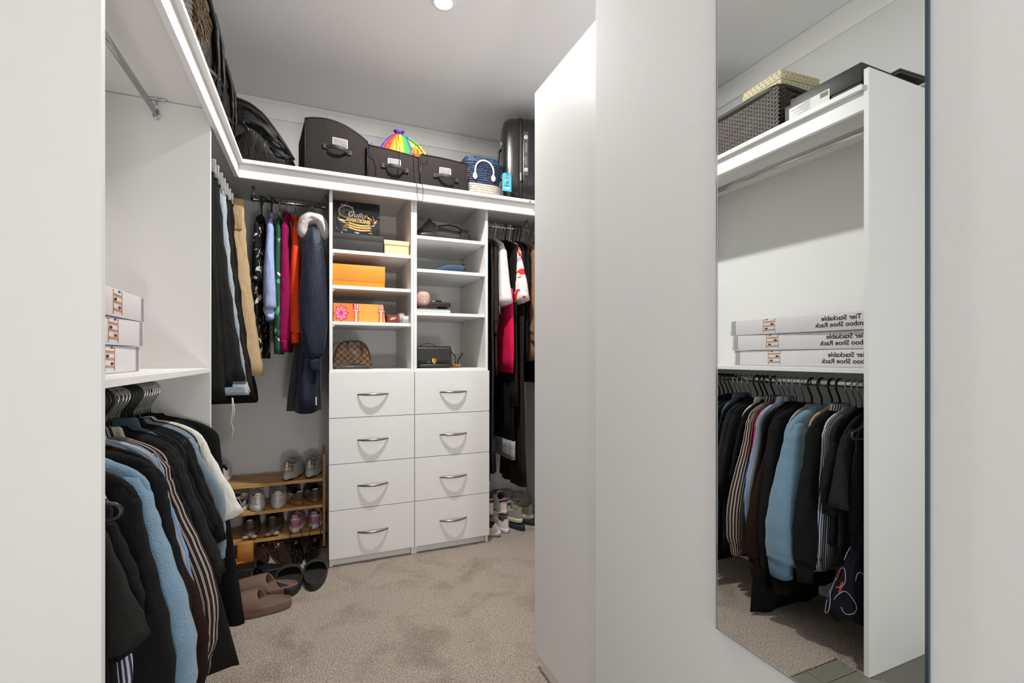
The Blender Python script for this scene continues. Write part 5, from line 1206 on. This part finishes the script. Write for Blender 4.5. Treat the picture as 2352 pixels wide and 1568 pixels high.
for cx in (-.014, .118):
    for w_, c_, y_ in ((.013, RD, .0012), (.0105, OA, .0018), (.0035, IV, .0024)):
        MB().box((cx-w_, f-y_, .0006), (cx+w_, f, .062)).build('ribbon_column', c_, g, smooth=False)
    for w_, c_, y_ in ((.011, RD, .0014), (.008, IV, .0020), (.0028, RD, .0026)):
        MB().box((cx-w_, f-y_, .066), (cx+w_, f, .0995)).build('ribbon_column', c_, g, smooth=False)
    MB().tube([(cx-.019, f-.001, .058), (cx-.014, f-.001, .064), (cx+.014, f-.001, .064), (cx+.019, f-.001, .058)], .0024, 6).build('ribbon_knot', IV, g)
    MB().tube([(cx-.016, f-.001, .070), (cx+.016, f-.001, .070)], .0018, 6).build('ribbon_knot', RD, g)
for i in range(5): MB().tube([(-.030+.002*sin(i), f-.0012, .070+i*.007), (-.026, f-.0012, .073+i*.007)], .0035, 7).build('print_dot', RD, g)
# little things right of it
g = thing('maroon_envelope', 'small maroon card box with a peach flap', 'box', (.400, 2.75, S3))
rbox('box_body', (-.034, -.05, 0), (.034, .05, .046), mat('maroon_card', '#6b2a2c', rough=.6), g, .001)
fixn(MB().loft([[(x, y, z) for x, z in ((-.022, .016), (.006, .020), (.020, .034), (-.010, .032))] for y in (-.0512, -.0502)]).build('flap', mat('peach_paper', '#e79a7e', rough=.6), g, smooth=False))
def jar(label, x, y, r, h, wax, m_):
    g = thing('candle_jar', label, 'candle', (x, y, S3), 0, 'candle jars on the tower shelf')
    GL = mat('jar_glass', '#dcdcd8', rough=.05, alpha=.28)
    MB().lathe([(0, 0), (r, 0), (r, h), (r-.0018, h), (r-.0018, .004), (0, .004)], n=28).build('glass', GL, g)
    MB().lathe([(0, .0045), (r-.0022, .0045), (r-.0022, h*wax), (0, h*wax)], n=28).build('wax', m_, g)
    MB().tube([(0, 0, h*wax), (.001, 0, h*wax+.006)], .0008, 5).build('wick', IK, g)
jar('tall candle jar of milky wax', .453, 2.755, .0235, .062, .85, mat('wax_beige', '#cfc3b6', rough=.5)); jar('short white candle in a clear glass', .468, 2.698, .0195, .043, .86, mat('wax_white', '#e9e6e0', rough=.5))
# checked brown handbag
def check_cloth():
    m, nt, b = base('brown_check'); b.inputs['Roughness'].default_value = .4
    uv = N(nt, 'ShaderNodeTexCoord'); ck = N(nt, 'ShaderNodeTexChecker', i_Scale=58.); ck.inputs['Color1'].default_value = lin('#3a2a20'); ck.inputs['Color2'].default_value = lin('#75512f')
    mp = N(nt, 'ShaderNodeMapping'); mp.inputs['Location'].default_value = (.0, .503, .003); mp.inputs['Scale'].default_value = (1, .001, 1)
    nt.links.new(uv.outputs['Object'], mp.inputs[0]); nt.links.new(mp.outputs[0], ck.inputs[0]); nt.links.new(ck.outputs[0], b.inputs['Base Color']); return m
DM = check_cloth(); LB = mat('brown_leather', '#33221b', rough=.3, coat=.2)
g = thing('checked_handbag', 'brown checked dome handbag with two leather handles', 'handbag', (.185, 2.80, S0))
def dome(d, k=1, zc0=.0):
    P = []
    for i in range(25):
        a = pi*i/24; x = -cos(a); P.append((math.copysign(abs(x)**.8, x)*(.098-.028*sin(a)**1.0)+.0, zc0+.125*sin(a)**.72+.028))
    return P
hp = [(.106, .002), (.103, .03), (.098, .065), (.091, .095), (.081, .122), (.066, .144), (.044, .157), (.02, .161)]
prof = [(-x, z) for x, z in hp]+[(x, z) for x, z in hp[::-1]]
rings = []
for y, k in ((-.066, .90), (-.062, .965), (-.05, .995), (0, 1.0), (.05, .995), (.062, .965), (.066, .90)):
    rings.append([(x*k, y*(1 if z > .05 else 1.05), z*k if z > .03 else z) for x, z in prof])
fixn(MB().loft(rings).build('bag_body', DM, g))
MB().loft([[(x*k, y*k2, z) for x, y in [(.106*math.copysign(abs(cos(2*pi*j/40))**.35, cos(2*pi*j/40)), .070*math.copysign(abs(sin(2*pi*j/40))**.35, sin(2*pi*j/40))) for j in range(40)]] for z, k, k2 in ((.0, .97, .97), (.004, 1.01, 1.01), (.030, 1.0, 1.0), (.033, .97, .97))]).build('leather_base', LB, g)
MB().tube([(x, -.066, z) for x, z in [(x*.93, z*.96) for x, z in prof[1:-1]]], .0022, 6).build('piping', LB, g)
MB().tube([(x*1.005, 0, z*1.008) for x, z in prof[1:7]], [(.0012, .005)]*6, 6).build('zip', GOLD, g)
for y in (-.062, .062):
    MB().tube([(-.026, y*.98, .150), (-.030, y*1.18, .128), (-.020, y*1.32, .098), (.0, y*1.40, .070), (.022, y*1.42, .062), (.044, y*1.40, .075), (.052, y*1.30, .105), (.046, y*1.15, .135), (.040, y*1.0, .150)] if y < 0 else [(-.03, y, .145), (-.03, y*1.2, .12), (0, y*1.4, .07), (.03, y*1.4, .07), (.045, y*1.2, .12), (.045, y, .145)], .0042, 8).build('handle', LB, g)
    for x in (-.030, .044):
        MB().tube([(x-.008, y*1.02, .156), (x-.006, y*1.12, .134), (x, y*1.18, .124), (x+.006, y*1.12, .134), (x+.008, y*1.02, .156)], .0012, 6).build('handle_ring', GOLD, g)
MB().tube([(-.070, 0, .150), (-.098, -.01, .138), (-.112, -.012, .10), (-.110, -.01, .05)], [(.0015, .006)]*4, 6).build('shoulder_strap', LB, g)
MB().tube([(-.098, -.004, .075), (-.101, -.012, .045)], [(.0015, .004)]*2, 6).build('zip_pull', GOLD, g)
# ---- right tower
BLL = mat('black_grain_leather', '#191716', rough=.38, bump=.25, bs=300); GC = mat('grey_canvas', '#3b3634', rough=.85, var=.1, vs=60)
g = thing('duffel_bag', 'slouched black and grey duffel bag with looped handles', 'bag', (.72, 2.84, T1))
rings = []
for i in range(17):
    u = i/16; x = -.178+.355*u; h = (.030+.055*sin(pi*u)**.5+.055*math.exp(-((u-.22)/.13)**2)+.03*math.exp(-((u-.88)/.08)**2)); d = .11*(.55+.45*sin(pi*u)**.5); rg = []
    for j in range(20):
        a = 2*pi*j/20; yy = d*math.copysign(abs(cos(a))**.7, cos(a)); zz = h/2+h/2*sin(a); k = .003*sin(x*60+a*4)
        rg.append((x, yy+k, max(.001, zz+(k if zz > .01 else 0))))
    rings.append(rg)
fixn(MB().loft(rings).build('bag_body', GC, g))
def fn(u, v): a = pi*v; return V((-.165+.10*u+.01*sin(a), -.115*cos(a)*.9, .012+.115*sin(a)*(.55+.45*u)))
fixn(MB().grid(fn, 6, 10).build('end_panel', BLL, g, solid=.004))
MB().tube([(-.13, -.07, .03), (-.115, -.075, .09), (-.10, -.06, .128), (-.09, -.04, .135), (-.078, -.04, .12), (-.05, -.06, .075), (-.02, -.08, .05)], [(.004, .009)]*7, 8).build('handle', BLL, g)
MB().tube([(-.08, -.06, .068), (-.04, -.075, .092), (.02, -.08, .104), (.075, -.075, .098), (.115, -.07, .075), (.14, -.09, .045), (.15, -.10, .012)], [(.0035, .0075)]*7, 8).build('handle', BLL, g)
MB().box((.085, -.112, .02), (.135, -.100, .075)).build('handle_wrap', BLL, g, bevel=.004)
MB().lathe([(0, 0), (.004, 0), (.003, .002), (0, .003)], (0, 0, 0), 12).build('stud', CHROME, g, loc=(-.06, -.105, .07)).rotation_euler = (R(90), 0, 0)
g = thing('pouch', 'navy blue fabric pouch with a dark edge', 'pouch', (.735, 2.84, T2))
rings = []
for i in range(13):
    u = i/12; x = -.125+.235*u; h = .006+.058*min(1, u*1.9)**.8*(1 if u < .93 else .9); d = .10*(.5+.5*min(1, u*2)); rings.append(ell((x, 0, h/2+.0005), (0, 1, 0), (0, 0, 1), d, h/2, 20, 3))
fixn(MB().loft(rings).build('pouch_body', mat('navy_cloth', '#22364f', rough=.7, var=.08, wrinkle=.3, bump=.2), g))
MB().tube(ell((.100, 0, .032), (0, 1, 0), (0, 0, 1), .101, .034, 30, 3), .004, 7, closed=True).build('trim', BLL, g)
# smart speaker, books
g = thing('smart_speaker', 'rounded pink mesh speaker with a plus and a bar on its face', 'speaker', (.580, 2.752, T3+.0395))
SPK = mat('pink_mesh', '#c09a8e', rough=.85, var=.25, vs=700, bump=.5, bs=900)
MB().lathe([(0, 0), (.026, 0), (.034, .004), (.0395, .018), (.041, .045), (.039, .070), (.032, .084), (.020, .088), (0, .0885)], n=36).build('body', SPK, g)
WP = mat('speaker_mark', '#e4dbd6', rough=.4)
for a, b in (((-.012, .0605), (.012, .0625)), ((-.001, .050), (.001, .073)), ((-.001, .018), (.001, .038))):
    MB().box((a[0], -.0418, a[1]), (b[0], -.0385, b[1])).build('mark', WP, g, smooth=False)
def book(label, x0, x1, y0, y1, z, h, cov, pages=True, edge=None):
    g = thing('book', label, 'book', ((x0+x1)/2, (y0+y1)/2, z), 0, 'books under the speaker'); w, d = (x1-x0)/2, (y1-y0)/2
    MB().box((-w+.003, -d+.003, .002), (w-.003, d-.003, h-.002)).build('pages', edge or mat('paper_edge', '#cfd1cd', rough=.8, var=.1, vs=400), g, smooth=False)
    for a, b in ((0, .002), (h-.002, h)): MB().box((-w, -d, a), (w, d, b)).build('cover', cov, g, smooth=False)
    MB().box((w-.0025, -d, 0), (w, d, h)).build('spine', cov, g, smooth=False); return g
bk1 = book('white and teal spiral book at the bottom of the stack', .530, .735, 2.695, 2.88, T3, .0245, mat('cover_navy', '#2a2f4d', rough=.4))
for k in range(26):
    MB().tube([(-.098+k*.0075, -.0925, .012+.009*cos(R(a))) if False else (-.098+k*.0075+.0*a, -.0925-.004*sin(R(a)), .012+.009*cos(R(a))) for a in range(0, 181, 30)], .0006, 4).build('spiral_ring', mat('ring_teal', '#8fb0a8', rough=.4), bk1)
book('thin maroon notebook in the middle of the stack', .545, .655, 2.70, 2.86, T3+.0248, .0140, mat('cover_maroon', '#4a2024', rough=.4), edge=mat('cover_maroon', '#4a2024'))
g = thing('dark_box', 'dark brown lidded box on the spiral book reading N', 'box', (.668, 2.79, T3+.0390))
rbox('box_body', (-.062, -.075, 0), (.070, .075, .022), mat('dark_wood_card', '#2d2220', rough=.5), g, .001); rbox('lid', (-.045, -.077, .0125), (.072, .077, .028), mat('dark_wood_card', '#2d2220'), g, .001)
g = thing('gold_pin', 'small gold handled brush resting on the dark box', 'brush', (.655, 2.75, T3+.0675))
MB().tube([(-.035, -.01, .003), (-.01, -.01, .005), (.0, -.01, .005)], [.002, .0025, .003], 8).build('handle', GOLD, g)
MB().loft([ell((.002+.008*i, -.01, .008), (0, 1, 0), (0, 0, 1), (.005, .011, .014, .013, .004)[i], (.004, .009, .010, .007, .002)[i], 14) for i in range(5)]).build('bristles', NYL2, g)
# black satchel
g = thing('satchel', 'black leather satchel with a gold clasp', 'handbag', (.645, 2.80, S0))
BG = mat('black_satchel', '#1c1c1d', rough=.42, bump=.2, bs=240, coat=.1)
rings = [ell((x, 0, .064), (0, 1, 0), (0, 0, 1), .055*k, .063*k, 30, 4) for x, k in ((-.110, .9), (-.106, 1), (.0, 1.02), (.104, 1), (.108, .9))]
fixn(MB().loft(rings).build('bag_body', BG, g))
def fn(u, v):
    x = -.104+.207*u; prof_ = [(.045, .118), (.02, .131), (-.03, .131), (-.060, .122), (-.0625, .09), (-.0635, .06), (-.0635, .042), (-.062, .040)]
    q = v*(len(prof_)-1); i = min(int(q), len(prof_)-2); t_ = q-i; return V((x, prof_[i][0]*(1-t_)+prof_[i+1][0]*t_, prof_[i][1]*(1-t_)+prof_[i+1][1]*t_+(.008*(abs(2*u-1)**8) if v > .9 else 0)))
fixn(MB().grid(fn, 16, 21).build('flap', BG, g, solid=.004))
rbox('clasp', (-.017, -.074, .034), (.011, -.0635, .056), GOLD, g, .002); rbox('clasp_tongue', (-.010, -.077, .026), (.004, -.0735, .046), GOLD, g, .001)
MB().tube([(-.075, 0, .130), (-.06, 0, .143), (-.02, 0, .148), (.01, 0, .142), (.02, 0, .131)], [(.002, .006)]*5, 8).build('top_handle', BG, g)
MB().tube([(.108, -.03, .105), (.118, -.045, .085), (.13, -.055, .07), (.135, -.05, .045), (.13, -.05, .014)], [(.0015, .006)]*5, 6).build('shoulder_strap', BG, g)
ch_ = MB()
for i in range(9):
    u = i/8; c = V((.110+.022*u, -.05, .116-.038*u)); ch_.tube([c+V((.0045*cos(2*pi*k/10)*(1 if i % 2 else .3), .004*cos(2*pi*k/10)*(0 if i % 2 else 1), .0045*sin(2*pi*k/10))) for k in range(10)], .0011, 5, closed=True)
ch_.build('chain', GOLD, g)
MB().tube([(.118, -.05, .080), (.15, -.055, .082), (.18, -.05, .090), (.165, -.05, .07), (.15, -.05, .045), (.145, -.05, .02)], [(.0015, .006)]*6, 6).build('loose_strap', BLL, g)
MB().loft([ell((-.105+.22*i/8, -.066, .014), (0, 1, 0), (0, 0, 1), .006+.006*sin(pi*i/8), .004+.009*sin(pi*i/8)**.5, 12) for i in range(9)]).build('folded_strap', BLL, g)
g = thing('brown_purse', 'small tan leather purse with a gold stud behind the satchel strap', 'purse', (.80, 2.83, S0))
fixn(MB().loft([ell((-.035+.07*i/8, 0, .014), (0, 1, 0), (0, 0, 1), .03*(.5+.5*sin(pi*i/8)), .0135*(.4+.6*sin(pi*i/8)**.5), 16, 3) for i in range(9)]).build('purse_body', mat('tan_leather', '#b5772f'), g))
for k in (0, 1): MB().tube([(.006+.008*k, -.030, .010), (.006+.008*k, -.034, .010)], .0028, 8).build('gold_stud', GOLD, g)

# ---- green ball on the carpet in the near corner (seen in the mirror)
g = thing('green_ball', 'dark green ball on the carpet beneath the packed left rail', 'ball', (-.675, 1.225, .001))
MB().lathe([(.055*sin(R(a)), .055-.055*cos(R(a))) for a in range(0, 181, 12)], n=28).build('shell', mat('green_vinyl', '#1e5a42', rough=.5), g)
MB().tube([(.0552*cos(2*pi*i/40), .0552*sin(2*pi*i/40), .055) for i in range(40)], .0008, 5, closed=True).build('seam', mat('green_seam', '#174533', rough=.5), g)
